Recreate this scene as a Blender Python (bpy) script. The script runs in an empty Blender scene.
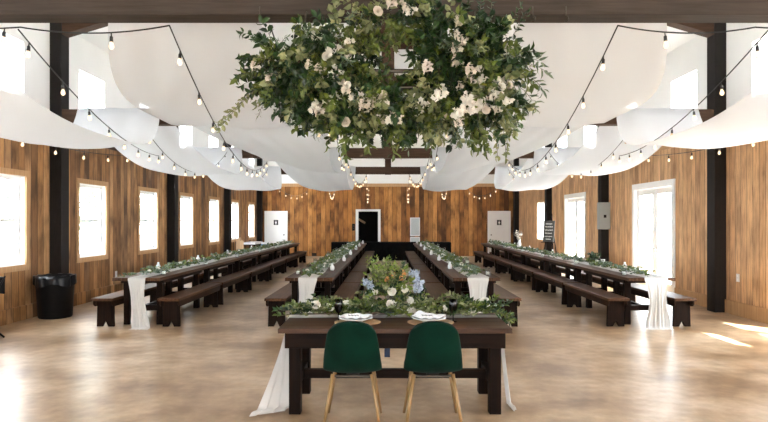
import bpy, bmesh, math, random
from mathutils import Vector, Matrix, Euler
R = random.Random(7)
S = bpy.context.scene
COL = S.collection
PI = math.pi

# ------------------------------------------------------------------ materials
def new_mat(name):
    m = bpy.data.materials.new(name); m.use_nodes = True
    nt = m.node_tree; nt.nodes.clear()
    out = nt.nodes.new('ShaderNodeOutputMaterial')
    return m, nt, out

def N(nt, t, **kw):
    n = nt.nodes.new(t)
    for k, v in kw.items():
        if hasattr(n, k): setattr(n, k, v)
        else: n.inputs[k].default_value = v
    return n

def ramp(nt, stops):
    r = nt.nodes.new('ShaderNodeValToRGB')
    e = r.color_ramp.elements
    while len(e) < len(stops): e.new(0.5)
    for i, (p, c) in enumerate(stops):
        e[i].position = p; e[i].color = (*c, 1)
    return r

def simple(name, col, rough=0.5, var=0.12, scale=6.0, metal=0.0, bump=0.0, stretch=(1, 1, 1), sheen=0.0, coat=0.0, spec=0.5):
    m, nt, out = new_mat(name)
    L = nt.links.new
    b = N(nt, 'ShaderNodeBsdfPrincipled')
    b.inputs['Roughness'].default_value = rough; b.inputs['Metallic'].default_value = metal
    b.inputs['Sheen Weight'].default_value = sheen; b.inputs['Coat Weight'].default_value = coat
    b.inputs['Specular IOR Level'].default_value = spec
    tc = N(nt, 'ShaderNodeTexCoord'); mp = N(nt, 'ShaderNodeMapping'); mp.inputs['Scale'].default_value = stretch
    no = N(nt, 'ShaderNodeTexNoise'); no.inputs['Scale'].default_value = scale; no.inputs['Detail'].default_value = 4
    L(tc.outputs['Object'], mp.inputs[0]); L(mp.outputs[0], no.inputs['Vector'])
    r = ramp(nt, [(0.25, tuple(max(0, c * (1 - var)) for c in col)), (0.75, tuple(min(1, c * (1 + var)) for c in col))])
    L(no.outputs[0], r.inputs[0]); L(r.outputs[0], b.inputs['Base Color'])
    if bump:
        bp = N(nt, 'ShaderNodeBump'); bp.inputs['Strength'].default_value = bump; bp.inputs['Distance'].default_value = 0.01
        L(no.outputs[0], bp.inputs['Height']); L(bp.outputs[0], b.inputs['Normal'])
    L(b.outputs[0], out.inputs[0])
    return m

def planks(name, axis, width, cols, rough=0.6, seglen=60.0, blot=0.9):
    """vertical reclaimed boards running in z, side by side along axis"""
    m, nt, out = new_mat(name); L = nt.links.new
    def M(op, a, b=None):
        n = nt.nodes.new('ShaderNodeMath'); n.operation = op
        for i, x in enumerate((a, b)):
            if x is None: continue
            if isinstance(x, (int, float)): n.inputs[i].default_value = x
            else: L(x, n.inputs[i])
        return n.outputs[0]
    tc = N(nt, 'ShaderNodeTexCoord'); sp = N(nt, 'ShaderNodeSeparateXYZ'); L(tc.outputs['Object'], sp.inputs[0])
    u = sp.outputs['XYZ'.index(axis)]; z = sp.outputs[2]
    # a little drift of board width
    t = M('DIVIDE', u, width); idx = M('FLOOR', t); fr = M('FRACT', t)
    w1 = N(nt, 'ShaderNodeTexWhiteNoise', noise_dimensions='1D'); L(idx, w1.inputs['W'])
    zz = M('ADD', z, M('MULTIPLY', w1.outputs[0], 7.0)); seg = M('DIVIDE', zz, seglen)
    key = M('ADD', M('MULTIPLY', idx, 13.7), M('FLOOR', seg))
    w2 = N(nt, 'ShaderNodeTexWhiteNoise', noise_dimensions='1D'); L(key, w2.inputs['W'])
    rp = ramp(nt, [(i / (len(cols) - 1), c) for i, c in enumerate(cols)]); L(w2.outputs[0], rp.inputs[0])
    # grain
    cb = N(nt, 'ShaderNodeCombineXYZ'); L(M('MULTIPLY', u, 26.0), cb.inputs[0]); L(M('MULTIPLY', z, 1.6), cb.inputs[1]); L(M('MULTIPLY', key, 3.1), cb.inputs[2])
    g = N(nt, 'ShaderNodeTexNoise'); g.inputs['Scale'].default_value = 1.6; g.inputs['Detail'].default_value = 6; g.inputs['Roughness'].default_value = 0.65; L(cb.outputs[0], g.inputs['Vector'])
    gr = ramp(nt, [(0.30, (0.42, 0.36, 0.32)), (0.50, (0.97, 0.97, 0.97)), (0.72, (1.2, 1.17, 1.12))]); L(g.outputs[0], gr.inputs[0])
    mx = N(nt, 'ShaderNodeMix', data_type='RGBA', blend_type='MULTIPLY'); mx.inputs[0].default_value = 0.85
    L(rp.outputs[0], mx.inputs[6]); L(gr.outputs[0], mx.inputs[7])
    # blotchy weathering
    cb2 = N(nt, 'ShaderNodeCombineXYZ'); L(M('MULTIPLY', u, 1.5), cb2.inputs[0]); L(M('MULTIPLY', z, 1.0), cb2.inputs[1]); L(M('MULTIPLY', key, 5.7), cb2.inputs[2])
    g2 = N(nt, 'ShaderNodeTexNoise'); g2.inputs['Scale'].default_value = 1.3; g2.inputs['Detail'].default_value = 3; L(cb2.outputs[0], g2.inputs['Vector'])
    r2 = ramp(nt, [(0.34, (0.30, 0.28, 0.28)), (0.50, (0.85, 0.84, 0.83)), (0.64, (1.1, 1.1, 1.1))]); L(g2.outputs[0], r2.inputs[0])
    mx2 = N(nt, 'ShaderNodeMix', data_type='RGBA', blend_type='MULTIPLY'); mx2.inputs[0].default_value = blot
    L(mx.outputs[2], mx2.inputs[6]); L(r2.outputs[0], mx2.inputs[7])
    # joints
    e = M('MINIMUM', fr, M('SUBTRACT', 1.0, fr)); j = M('LESS_THAN', e, 0.028)
    sf = M('FRACT', seg); j2 = M('LESS_THAN', sf, 0.003); jj = M('MAXIMUM', j, j2)
    mx3 = N(nt, 'ShaderNodeMix', data_type='RGBA'); L(jj, mx3.inputs[0]); L(mx2.outputs[2], mx3.inputs[6]); mx3.inputs[7].default_value = (0.02, 0.012, 0.008, 1)
    b = N(nt, 'ShaderNodeBsdfPrincipled'); b.inputs['Roughness'].default_value = rough; b.inputs['Specular IOR Level'].default_value = 0.3
    L(mx3.outputs[2], b.inputs['Base Color'])
    h = M('SUBTRACT', M('MULTIPLY', g.outputs[0], 0.25), jj)
    bp = N(nt, 'ShaderNodeBump'); bp.inputs['Strength'].default_value = 0.5; bp.inputs['Distance'].default_value = 0.006
    L(h, bp.inputs['Height']); L(bp.outputs[0], b.inputs['Normal'])
    L(b.outputs[0], out.inputs[0])
    return m

def wood(name, dark, light, axis='Y', rough=0.4, spec=0.5, coat=0.0):
    m, nt, out = new_mat(name); L = nt.links.new
    tc = N(nt, 'ShaderNodeTexCoord'); mp = N(nt, 'ShaderNodeMapping')
    sc = {'X': (1.2, 22, 22), 'Y': (22, 1.2, 22), 'Z': (22, 22, 1.2)}[axis]
    mp.inputs['Scale'].default_value = sc
    L(tc.outputs['Object'], mp.inputs[0])
    no = N(nt, 'ShaderNodeTexNoise'); no.inputs['Scale'].default_value = 1.5; no.inputs['Detail'].default_value = 6; no.inputs['Roughness'].default_value = 0.6
    L(mp.outputs[0], no.inputs['Vector'])
    r = ramp(nt, [(0.3, dark), (0.72, light)]); L(no.outputs[0], r.inputs[0])
    b = N(nt, 'ShaderNodeBsdfPrincipled'); b.inputs['Roughness'].default_value = rough
    b.inputs['Specular IOR Level'].default_value = spec; b.inputs['Coat Weight'].default_value = coat
    L(r.outputs[0], b.inputs['Base Color'])
    bp = N(nt, 'ShaderNodeBump'); bp.inputs['Strength'].default_value = 0.15; bp.inputs['Distance'].default_value = 0.004
    L(no.outputs[0], bp.inputs['Height']); L(bp.outputs[0], b.inputs['Normal'])
    L(b.outputs[0], out.inputs[0])
    return m

def cloth(name, col, trans=0.35, clear=0.0, rough=0.9):
    m, nt, out = new_mat(name); L = nt.links.new
    d = N(nt, 'ShaderNodeBsdfDiffuse'); d.inputs[0].default_value = (*col, 1)
    t = N(nt, 'ShaderNodeBsdfTranslucent'); t.inputs[0].default_value = (*col, 1)
    x = N(nt, 'ShaderNodeMixShader'); x.inputs[0].default_value = trans
    L(d.outputs[0], x.inputs[1]); L(t.outputs[0], x.inputs[2])
    tc = N(nt, 'ShaderNodeTexCoord'); no = N(nt, 'ShaderNodeTexNoise'); no.inputs['Scale'].default_value = 140
    L(tc.outputs['Object'], no.inputs['Vector'])
    bp = N(nt, 'ShaderNodeBump'); bp.inputs['Strength'].default_value = 0.08; bp.inputs['Distance'].default_value = 0.003
    L(no.outputs[0], bp.inputs['Height']); L(bp.outputs[0], d.inputs['Normal'])
    if clear:
        tr = N(nt, 'ShaderNodeBsdfTransparent'); y = N(nt, 'ShaderNodeMixShader'); y.inputs[0].default_value = clear
        L(x.outputs[0], y.inputs[1]); L(tr.outputs[0], y.inputs[2]); L(y.outputs[0], out.inputs[0])
    else: L(x.outputs[0], out.inputs[0])
    return m

def leafmat(name, c1, c2, rough=0.45, trans=0.25):
    m, nt, out = new_mat(name); L = nt.links.new
    ge = N(nt, 'ShaderNodeNewGeometry')
    r = ramp(nt, [(0.0, c1), (1.0, c2)]); L(ge.outputs['Random Per Island'], r.inputs[0])
    b = N(nt, 'ShaderNodeBsdfPrincipled'); b.inputs['Roughness'].default_value = rough
    L(r.outputs[0], b.inputs['Base Color'])
    t = N(nt, 'ShaderNodeBsdfTranslucent'); L(r.outputs[0], t.inputs[0])
    x = N(nt, 'ShaderNodeMixShader'); x.inputs[0].default_value = trans
    L(b.outputs[0], x.inputs[1]); L(t.outputs[0], x.inputs[2]); L(x.outputs[0], out.inputs[0])
    return m

def glass(name, tint=(1, 1, 1), refl=0.08):
    m, nt, out = new_mat(name); L = nt.links.new
    t = N(nt, 'ShaderNodeBsdfTransparent'); t.inputs[0].default_value = (*tint, 1)
    g = N(nt, 'ShaderNodeBsdfGlossy'); g.inputs['Roughness'].default_value = 0.02
    lw = N(nt, 'ShaderNodeLayerWeight'); lw.inputs[0].default_value = 0.5
    pw = N(nt, 'ShaderNodeMath', operation='POWER'); L(lw.outputs['Facing'], pw.inputs[0]); pw.inputs[1].default_value = 5.0
    mu = N(nt, 'ShaderNodeMath', operation='MULTIPLY_ADD'); L(pw.outputs[0], mu.inputs[0]); mu.inputs[1].default_value = 0.6; mu.inputs[2].default_value = refl * 0.5
    x = N(nt, 'ShaderNodeMixShader'); L(mu.outputs[0], x.inputs[0])
    L(t.outputs[0], x.inputs[1]); L(g.outputs[0], x.inputs[2]); L(x.outputs[0], out.inputs[0])
    return m

def emis(name, col, strength):
    m, nt, out = new_mat(name)
    e = N(nt, 'ShaderNodeEmission'); e.inputs[0].default_value = (*col, 1); e.inputs[1].default_value = strength
    nt.links.new(e.outputs[0], out.inputs[0])
    m.cycles.emission_sampling = 'NONE'
    return m

def concrete(name):
    m, nt, out = new_mat(name); L = nt.links.new
    tc = N(nt, 'ShaderNodeTexCoord')
    a = N(nt, 'ShaderNodeTexNoise'); a.inputs['Scale'].default_value = 0.9; a.inputs['Detail'].default_value = 7; a.inputs['Roughness'].default_value = 0.62
    L(tc.outputs['Object'], a.inputs['Vector'])
    r = ramp(nt, [(0.38, (0.235, 0.140, 0.070)), (0.5, (0.40, 0.270, 0.158)), (0.62, (0.54, 0.41, 0.285))]); L(a.outputs[0], r.inputs[0])
    b2 = N(nt, 'ShaderNodeTexNoise'); b2.inputs['Scale'].default_value = 7; b2.inputs['Detail'].default_value = 5; L(tc.outputs['Object'], b2.inputs['Vector'])
    r2 = ramp(nt, [(0.3, (0.70, 0.68, 0.66)), (0.65, (1.0, 1.0, 1.0))]); L(b2.outputs[0], r2.inputs[0])
    mx = N(nt, 'ShaderNodeMix', data_type='RGBA', blend_type='MULTIPLY'); mx.inputs[0].default_value = 0.8
    L(r.outputs[0], mx.inputs[6]); L(r2.outputs[0], mx.inputs[7])
    b = N(nt, 'ShaderNodeBsdfPrincipled'); L(mx.outputs[2], b.inputs['Base Color'])
    rr = ramp(nt, [(0.3, (0.30,) * 3), (0.7, (0.34,) * 3)]); L(a.outputs[0], rr.inputs[0]); L(rr.outputs[0], b.inputs['Roughness'])
    bp = N(nt, 'ShaderNodeBump'); bp.inputs['Strength'].default_value = 0.03; bp.inputs['Distance'].default_value = 0.01
    L(b2.outputs[0], bp.inputs['Height']); L(bp.outputs[0], b.inputs['Normal'])
    L(b.outputs[0], out.inputs[0])
    return m

BOARDS = [(0.15, 0.072, 0.033), (0.48, 0.245, 0.095), (0.27, 0.130, 0.052), (0.62, 0.35, 0.16), (0.20, 0.112, 0.062), (0.54, 0.28, 0.105), (0.38, 0.23, 0.13)]
BOARDS_B = [(0.10, 0.036, 0.011), (0.48, 0.200, 0.050), (0.24, 0.088, 0.022), (0.62, 0.29, 0.085), (0.14, 0.052, 0.016), (0.54, 0.235, 0.062)]
BOARDS_R_HAZED = [(0.52, 0.29, 0.14), (0.70, 0.43, 0.225), (0.60, 0.35, 0.175), (0.76, 0.49, 0.27), (0.54, 0.30, 0.15), (0.70, 0.43, 0.23)]  # right boards paler: brightness of the haze put into their colour
M = {
 'floor': concrete('stained_concrete'),
 'wall_l': planks('reclaimed_boards_left', 'Y', 0.18, BOARDS),
 'wall_r': planks('haze_paled_boards_right', 'Y', 0.17, BOARDS_R_HAZED, blot=0.5),
 'wall_b': planks('reclaimed_boards_back', 'X', 0.21, BOARDS_B),
 'white': simple('white_drywall', (0.80, 0.795, 0.785), 0.9, 0.02, 2),
 'paint': simple('white_paint', (0.80, 0.80, 0.80), 0.45, 0.02, 4),
 'vinyl': simple('white_vinyl', (0.82, 0.83, 0.84), 0.4, 0.02, 4),
 'casing': wood('pine_casing', (0.42, 0.235, 0.105), (0.58, 0.36, 0.18), 'Z', 0.55),
 'beam': wood('dark_timber', (0.026, 0.018, 0.013), (0.055, 0.040, 0.030), 'X', 0.7, 0.2),
 'beam2': wood('brown_timber', (0.040, 0.020, 0.011), (0.080, 0.042, 0.024), 'X', 0.7, 0.2),
 'post': simple('dark_post', (0.014, 0.011, 0.010), 0.65, 0.2, 8, stretch=(6, 6, 0.6), spec=0.2),
 'table': wood('espresso_wood', (0.004, 0.0019, 0.0011), (0.014, 0.006, 0.003), 'Y', 0.5, 0.06),
 'table_x': wood('espresso_wood_cross', (0.004, 0.0019, 0.0011), (0.015, 0.0064, 0.0032), 'X', 0.5, 0.06),
 'table_z': wood('espresso_wood_upright', (0.004, 0.0019, 0.0011), (0.013, 0.0056, 0.0028), 'Z', 0.5, 0.06),
 'top': wood('brown_table_top', (0.034, 0.0155, 0.0078), (0.112, 0.051, 0.024), 'Y', 0.42, 0.14),  # tops are a lighter brown than the aprons and legs
 'top_x': wood('brown_head_table_top', (0.025, 0.012, 0.006), (0.090, 0.041, 0.020), 'X', 0.42, 0.18),
 'rail': wood('dark_bench_rail', (0.009, 0.0042, 0.0022), (0.034, 0.0155, 0.0078), 'Y', 0.5, 0.08),
 'bench': wood('walnut_bench_wood', (0.036, 0.0165, 0.008), (0.115, 0.053, 0.025), 'Y', 0.48, 0.12),
 'bench_z': wood('walnut_bench_upright', (0.005, 0.0025, 0.0015), (0.018, 0.0083, 0.0045), 'Z', 0.55, 0.06),
 'sheer': cloth('sheer_white_fabric', (0.70, 0.715, 0.74), 0.40, 0.07),
 'linen': cloth('white_gauze', (0.68, 0.665, 0.64), 0.25, 0.0),
 'napkin': cloth('white_napkin', (0.80, 0.82, 0.86), 0.15, 0.0),
 'velvet': simple('green_velvet', (0.0004, 0.0135, 0.0075), 0.85, 0.5, 5, sheen=0.03, spec=0.08),
 'gold': simple('golden_wood_leg', (0.26, 0.155, 0.062), 0.38, 0.15, 10, metal=0.25, stretch=(8, 8, 1)),
 'black': simple('black_plastic', (0.004, 0.004, 0.0045), 0.5, 0.2, 10, spec=0.2),
 'bag': simple('black_liner', (0.004, 0.004, 0.0045), 0.35, 0.3, 20, bump=0.4, spec=0.3),
 'bcloth': simple('black_cloth', (0.006, 0.006, 0.006), 0.95, 0.3, 6, spec=0.1),
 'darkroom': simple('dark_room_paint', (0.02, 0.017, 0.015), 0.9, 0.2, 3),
 'grey': simple('grey_enamel', (0.30, 0.33, 0.33), 0.45, 0.05, 4),
 'metal': simple('dark_bronze', (0.05, 0.04, 0.03), 0.4, 0.2, 8, metal=0.8),
 'steel': simple('brushed_steel', (0.45, 0.45, 0.45), 0.35, 0.1, 8, metal=0.9),
 'wire': simple('black_cable', (0.012, 0.012, 0.012), 0.6, 0.1, 6),
 'bulb': emis('warm_filament_glass', (1.0, 0.70, 0.42), 0.34),
 'pane': glass('window_glass', (0.97, 0.985, 0.99)),
 'cglass': glass('clear_glass', (0.92, 0.95, 0.95), 0.12),
 'smoke': glass('smoked_glass', (0.10, 0.08, 0.09), 0.12),
 'wax': simple('white_wax', (0.86, 0.84, 0.78), 0.5, 0.03),
 'ceramic': simple('white_ceramic', (0.80, 0.81, 0.83), 0.2, 0.02),
 'charger': wood('wooden_charger', (0.34, 0.20, 0.10), (0.55, 0.36, 0.20), 'X', 0.5),
 'lightwood': wood('light_wood', (0.42, 0.25, 0.13), (0.62, 0.42, 0.24), 'Z', 0.5),
 'chalk': simple('chalkboard', (0.05, 0.048, 0.045), 0.8, 0.3, 6),
 'chalkline': simple('white_chalk', (0.75, 0.75, 0.72), 0.9, 0.1),
 'ink': simple('dark_ink', (0.02, 0.02, 0.03), 0.6, 0.1),
 'bluebox': simple('blue_card', (0.06, 0.25, 0.48), 0.5, 0.1),
 'navy': simple('navy_ribbon_dots', (0.012, 0.03, 0.085), 0.5, 0.4, 40),
 'leaf_d': leafmat('deep_green_leaf', (0.004, 0.017, 0.005), (0.028, 0.070, 0.014), 0.35),
 'leaf_m': leafmat('mid_green_leaf', (0.030, 0.058, 0.008), (0.155, 0.195, 0.030), 0.45),
 'leaf_p': leafmat('pale_eucalyptus_leaf', (0.11, 0.14, 0.05), (0.33, 0.34, 0.17), 0.55),
 'leaf_g': leafmat('grey_green_leaf', (0.07, 0.11, 0.07), (0.22, 0.28, 0.19), 0.55),
 'stem': simple('brown_stem', (0.07, 0.06, 0.03), 0.7, 0.2),
 'petal': cloth('white_petal', (0.80, 0.77, 0.71), 0.25),
 'cream': cloth('cream_petal', (0.70, 0.63, 0.55), 0.25),
 'blue_p': leafmat('pale_blue_petal', (0.30, 0.36, 0.46), (0.60, 0.66, 0.76), 0.6, 0.3),
 'orange_p': leafmat('apricot_petal', (0.60, 0.26, 0.08), (0.75, 0.40, 0.15), 0.6, 0.3),
 'ground': simple('pale_gravel', (0.50, 0.49, 0.46), 0.95, 0.15, 3),
 'roofing': simple('roof_sheet', (0.3, 0.3, 0.32), 0.6, 0.1),
}

# ------------------------------------------------------------------ mesh helpers
class MB:
    def __init__(s): s.v = []; s.f = []
    def add(s, vs, fs):
        o = len(s.v); s.v += [tuple(p) for p in vs]; s.f += [tuple(i + o for i in f) for f in fs]; return s
    def box(s, x0, x1, y0, y1, z0, z1):
        vs = [(x, y, z) for z in (z0, z1) for y in (y0, y1) for x in (x0, x1)]
        return s.add(vs, [(0, 2, 3, 1), (4, 5, 7, 6), (0, 1, 5, 4), (2, 6, 7, 3), (0, 4, 6, 2), (1, 3, 7, 5)])
    def bar(s, p, q, w, h, up=(0, 0, 1)):
        """rectangular bar from p to q"""
        p = Vector(p); q = Vector(q); d = (q - p).normalized(); u = Vector(up)
        a = d.cross(u).normalized() * (w / 2); b = a.cross(d).normalized() * (h / 2)
        vs = [c + e * a + f * b for c in (p, q) for e, f in ((-1, -1), (1, -1), (1, 1), (-1, 1))]
        return s.add(vs, [(3, 2, 1, 0), (4, 5, 6, 7), (0, 1, 5, 4), (1, 2, 6, 5), (2, 3, 7, 6), (3, 0, 4, 7)])
    def prism(s, pts, axis, a, b):
        """2-D outline extruded along axis ('X': pts are (y,z); 'Y': (x,z); 'Z': (x,y))"""
        def P(p, t): return {'X': (t, p[0], p[1]), 'Y': (p[0], t, p[1]), 'Z': (p[0], p[1], t)}[axis]
        n = len(pts); vs = [P(p, a) for p in pts] + [P(p, b) for p in pts]
        fs = [tuple(range(n)), tuple(range(2 * n - 1, n - 1, -1))] + [(i, i + n, (i + 1) % n + n, (i + 1) % n) for i in range(n)]
        return s.add(vs, fs)
    def tube(s, pts, r, n=6, cap=True):
        pts = [Vector(p) for p in pts]; rs = r if isinstance(r, (list, tuple)) else [r] * len(pts)
        vs = []; ref = Vector((0.31, 0.17, 0.93))
        for i, p in enumerate(pts):
            d = (pts[min(i + 1, len(pts) - 1)] - pts[max(i - 1, 0)]).normalized()
            a = d.cross(ref)
            if a.length < 1e-3: a = d.cross(Vector((1, 0, 0)))
            a.normalize(); b = d.cross(a)
            vs += [p + (a * math.cos(2 * PI * k / n) + b * math.sin(2 * PI * k / n)) * rs[i] for k in range(n)]
        fs = [(i * n + k, i * n + (k + 1) % n, (i + 1) * n + (k + 1) % n, (i + 1) * n + k) for i in range(len(pts) - 1) for k in range(n)]
        if cap: fs += [tuple(range(n - 1, -1, -1)), tuple(range((len(pts) - 1) * n, len(pts) * n))]
        return s.add(vs, fs)
    def lathe(s, prof, n=16, c=(0, 0, 0), cap=True):
        vs = [(c[0] + r * math.cos(2 * PI * k / n), c[1] + r * math.sin(2 * PI * k / n), c[2] + z) for r, z in prof for k in range(n)]
        fs = [(i * n + k, i * n + (k + 1) % n, (i + 1) * n + (k + 1) % n, (i + 1) * n + k) for i in range(len(prof) - 1) for k in range(n)]
        if cap: fs += [tuple(range(n - 1, -1, -1)), tuple(range((len(prof) - 1) * n, len(prof) * n))]
        return s.add(vs, fs)
    def grid(s, fn, nu, nv):
        vs = [fn(i / nu, j / nv) for j in range(nv + 1) for i in range(nu + 1)]
        w = nu + 1
        return s.add(vs, [(j * w + i, j * w + i + 1, (j + 1) * w + i + 1, (j + 1) * w + i) for j in range(nv) for i in range(nu)])
    def leaf(s, p, d, up, L, W, fold=0.25, curl=0.15):
        p = Vector(p); d = Vector(d).normalized(); sd = d.cross(Vector(up))
        if sd.length < 1e-3: sd = d.cross(Vector((1, 0.2, 0)))
        sd.normalize(); n = sd.cross(d)
        V = [p]
        for t, f in ((0.30, 0.92), (0.66, 0.80)):
            c = p + d * L * t + n * L * curl * math.sin(t * PI) * 0.5
            V += [c + sd * W / 2 * f + n * W * fold * f, c, c - sd * W / 2 * f + n * W * fold * f]
        V.append(p + d * L - n * L * curl * 0.4)
        return s.add(V, [(0, 2, 1), (0, 3, 2), (1, 2, 5, 4), (2, 3, 6, 5), (4, 5, 7), (5, 6, 7)])
    def build(s, name, mat, parent=None, smooth=False, bevel=0, sub=0, solid=0, fixn=False):
        me = bpy.data.meshes.new(name); me.from_pydata(s.v, [], s.f); me.materials.append(mat)
        if fixn:
            bm = bmesh.new(); bm.from_mesh(me); bmesh.ops.recalc_face_normals(bm, faces=bm.faces); bm.to_mesh(me); bm.free()
        if smooth: me.polygons.foreach_set('use_smooth', [True] * len(me.polygons))
        o = bpy.data.objects.new(name, me); COL.objects.link(o)
        if parent is not None: o.parent = parent
        if solid:
            q = o.modifiers.new('Solidify', 'SOLIDIFY'); q.thickness = solid; q.offset = 0
        if bevel:
            q = o.modifiers.new('Bevel', 'BEVEL'); q.width = bevel; q.segments = 2; q.limit_method = 'ANGLE'
        if sub:
            q = o.modifiers.new('Subdivision', 'SUBSURF'); q.levels = sub; q.render_levels = sub
        return o

def tag(o, label, cat, group=None):
    o['label'] = label; o['category'] = cat
    if group: o['group'] = group
    return o
def struct(o): o['kind'] = 'structure'; return o
def thing(name, loc=(0, 0, 0), rz=0, label=None, cat=None, group=None):
    o = bpy.data.objects.new(name, None); COL.objects.link(o); o.location = loc; o.rotation_euler = (0, 0, rz)
    o.empty_display_size = 0.1
    if label: tag(o, label, cat, group)
    return o
def copy_tree(o, parent=None):
    c = o.copy(); COL.objects.link(c)
    if parent is not None: c.parent = parent
    for ch in list(o.children): copy_tree(ch, c)
    return c

# ------------------------------------------------------------------ the building (camera at x=0,y=0; y = depth)
XW = 6.1; YB = 28.2; YF = -6.3; ZC = 3.36; ZE = 5.3; SL = 0.30; TH = 0.20
TR = [-0.55, 5.2, 10.95, 16.7, 22.45]           # trusses
def roof_z(x): return ZE + (XW - abs(x)) * SL

o = MB().box(-XW - TH, XW + TH, YF - TH, YB + TH, -0.15, 0).build('floor', M['floor']); struct(o)
o = MB().box(-90, 90, -80, 120, -0.40, -0.16).build('ground_outside', M['ground']); struct(o)

def cells(openings, a0, a1, z0, z1):
    A = sorted({a0, a1} | {v for op in openings for v in op[:2] if a0 < v < a1}); Z = sorted({z0, z1} | {v for op in openings for v in op[2:] if z0 < v < z1})
    for i in range(len(A) - 1):
        run = None
        for j in range(len(Z) - 1):
            ca = (A[i] + A[i + 1]) / 2; cz = (Z[j] + Z[j + 1]) / 2
            hole = any(p[0] < ca < p[1] and p[2] < cz < p[3] for p in openings)
            if hole:
                if run: yield A[i], A[i + 1], run[0], run[1]
                run = None
            else: run = (run[0] if run else Z[j], Z[j + 1])
        if run: yield A[i], A[i + 1], run[0], run[1]

WW, WZ0, WZ1 = 1.12, 0.92, 2.40        # lower window opening
CW, CZ0, CZ1 = 1.10, 3.70, 4.66        # clerestory opening
bays = [(TR[i] + TR[i + 1]) / 2 if i + 1 < len(TR) else (TR[i] + YB) / 2 for i in range(len(TR))]
bays = [(YF + TR[0]) / 2] + bays
winY = [b + s * 1.44 for b in bays for s in (-1, 1)]
left_low = [(y - WW / 2, y + WW / 2, WZ0, WZ1) for y in winY]
DW, DH = 2.02, 2.46
doorY = [bays[1] + 0, bays[2], bays[3], bays[4]]
right_low = [(y - DW / 2, y + DW / 2, 0.0, DH) for y in doorY] + [(y - WW / 2, y + WW / 2, WZ0, WZ1) for y in (winY[0], winY[1], winY[-2])]
cler_r = [(y - CW / 2, y + CW / 2, CZ0, CZ1) for y in winY[:-1]]
cler = [(y - CW / 2, y + CW / 2, CZ0, CZ1) for y in winY]

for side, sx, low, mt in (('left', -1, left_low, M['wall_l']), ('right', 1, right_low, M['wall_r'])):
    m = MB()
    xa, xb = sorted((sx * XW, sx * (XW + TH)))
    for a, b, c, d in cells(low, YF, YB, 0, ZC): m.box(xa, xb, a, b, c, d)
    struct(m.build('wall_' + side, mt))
    m = MB()
    for a, b, c, d in cells(cler if sx < 0 else cler_r, YF, YB, ZC, ZE): m.box(xa, xb, a, b, c, d)
    struct(m.build('wall_%s_upper' % side, M['white']))
    # skirting board and the rail at the top of the boards
    m = MB(); gaps = sorted([(p[0] - 0.1, p[1] + 0.1) for p in low if p[2] == 0]); y = YF
    for g in gaps + [(YB, YB)]:
        m.box(*sorted((sx * (XW - 0.03), sx * XW)), y, g[0], 0, 0.24); y = g[1]
    struct(m.build('baseboard_' + side, M['casing'] if side == 'right' else M['wall_l'], bevel=0.004))
    m = MB().box(*sorted((sx * (XW - 0.035), sx * XW)), YF, YB, ZC - 0.14, ZC + 0.02)
    struct(m.build('trim_' + side, M['casing'] if side == 'right' else M['beam2'], bevel=0.004))
# back wall
ODX = (-1.40, -0.47)                                            # dark doorway
BD = [(-5.80, -4.72), (4.68, 5.76)]
m = MB()
holes = [(ODX[0] - 0.02, ODX[1] + 0.02, 0, 2.12)]
for a, b, c, d in cells(holes, -XW - TH, XW + TH, 0, ZC): m.box(a, b, YB, YB + TH, c, d)
struct(m.build('wall_back', M['wall_b']))
m = MB().prism([(-XW - TH, ZC), (XW + TH, ZC), (XW + TH, ZE), (0, roof_z(0)), (-XW - TH, ZE)], 'Y', YB, YB + TH)
struct(m.build('wall_back_upper', M['white']))
m = MB().box(-XW, XW, YB - 0.04, YB, ZC - 0.10, ZC + 0.05); struct(m.build('trim_back', M['casing'], bevel=0.004))
m = MB().box(-XW, XW, YB - 0.03, YB, 0, 0.2); struct(m.build('baseboard_back', M['wall_b']))
# front wall behind the camera: unseen; bare openings added and sized to light the room
fr_open = [(-1.4, 1.4, 0.0, 2.6)]
fr_up = [(-1.0, 1.0, 3.7, 5.2)]
m = MB()
for a, b, c, d in cells(fr_open, -XW - TH, XW + TH, 0, ZC): m.box(a, b, YF - TH, YF, c, d)
struct(m.build('wall_front', M['wall_b']))
m = MB()
for a, b, c, d in cells(fr_up, -XW - TH, XW + TH, ZC, ZE + 0.3): m.box(a, b, YF - TH, YF, c, d)
m.prism([(-XW - TH, ZE + 0.3), (XW + TH, ZE + 0.3), (0, roof_z(0) + 0.3)], 'Y', YF - TH, YF)
struct(m.build('wall_front_upper', M['white']))
# ceiling
m = MB()
for sx in (-1, 1):
    m.prism([(0, roof_z(0)), (sx * (XW + TH), ZE - TH * SL), (sx * (XW + TH), ZE - TH * SL + 0.15), (0, roof_z(0) + 0.15)], 'Y', YF - TH, YB + TH)
struct(m.build('ceiling', M['white'], fixn=True))

# little dark room behind the doorway
m = MB(); x0, x1, y0, y1 = -2.4, 0.6, YB + TH, YB + TH + 2.6
m.box(x0, x0 + .05, y0, y1, 0, 2.5); m.box(x1 - .05, x1, y0, y1, 0, 2.5); m.box(x0, x1, y1, y1 + .05, 0, 2.5); m.box(x0, x1, y0, y1, 2.5, 2.55); m.box(x0, x1, y0, y1, -0.1, 0)
struct(m.build('wall_store_room', M['darkroom']))

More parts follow.
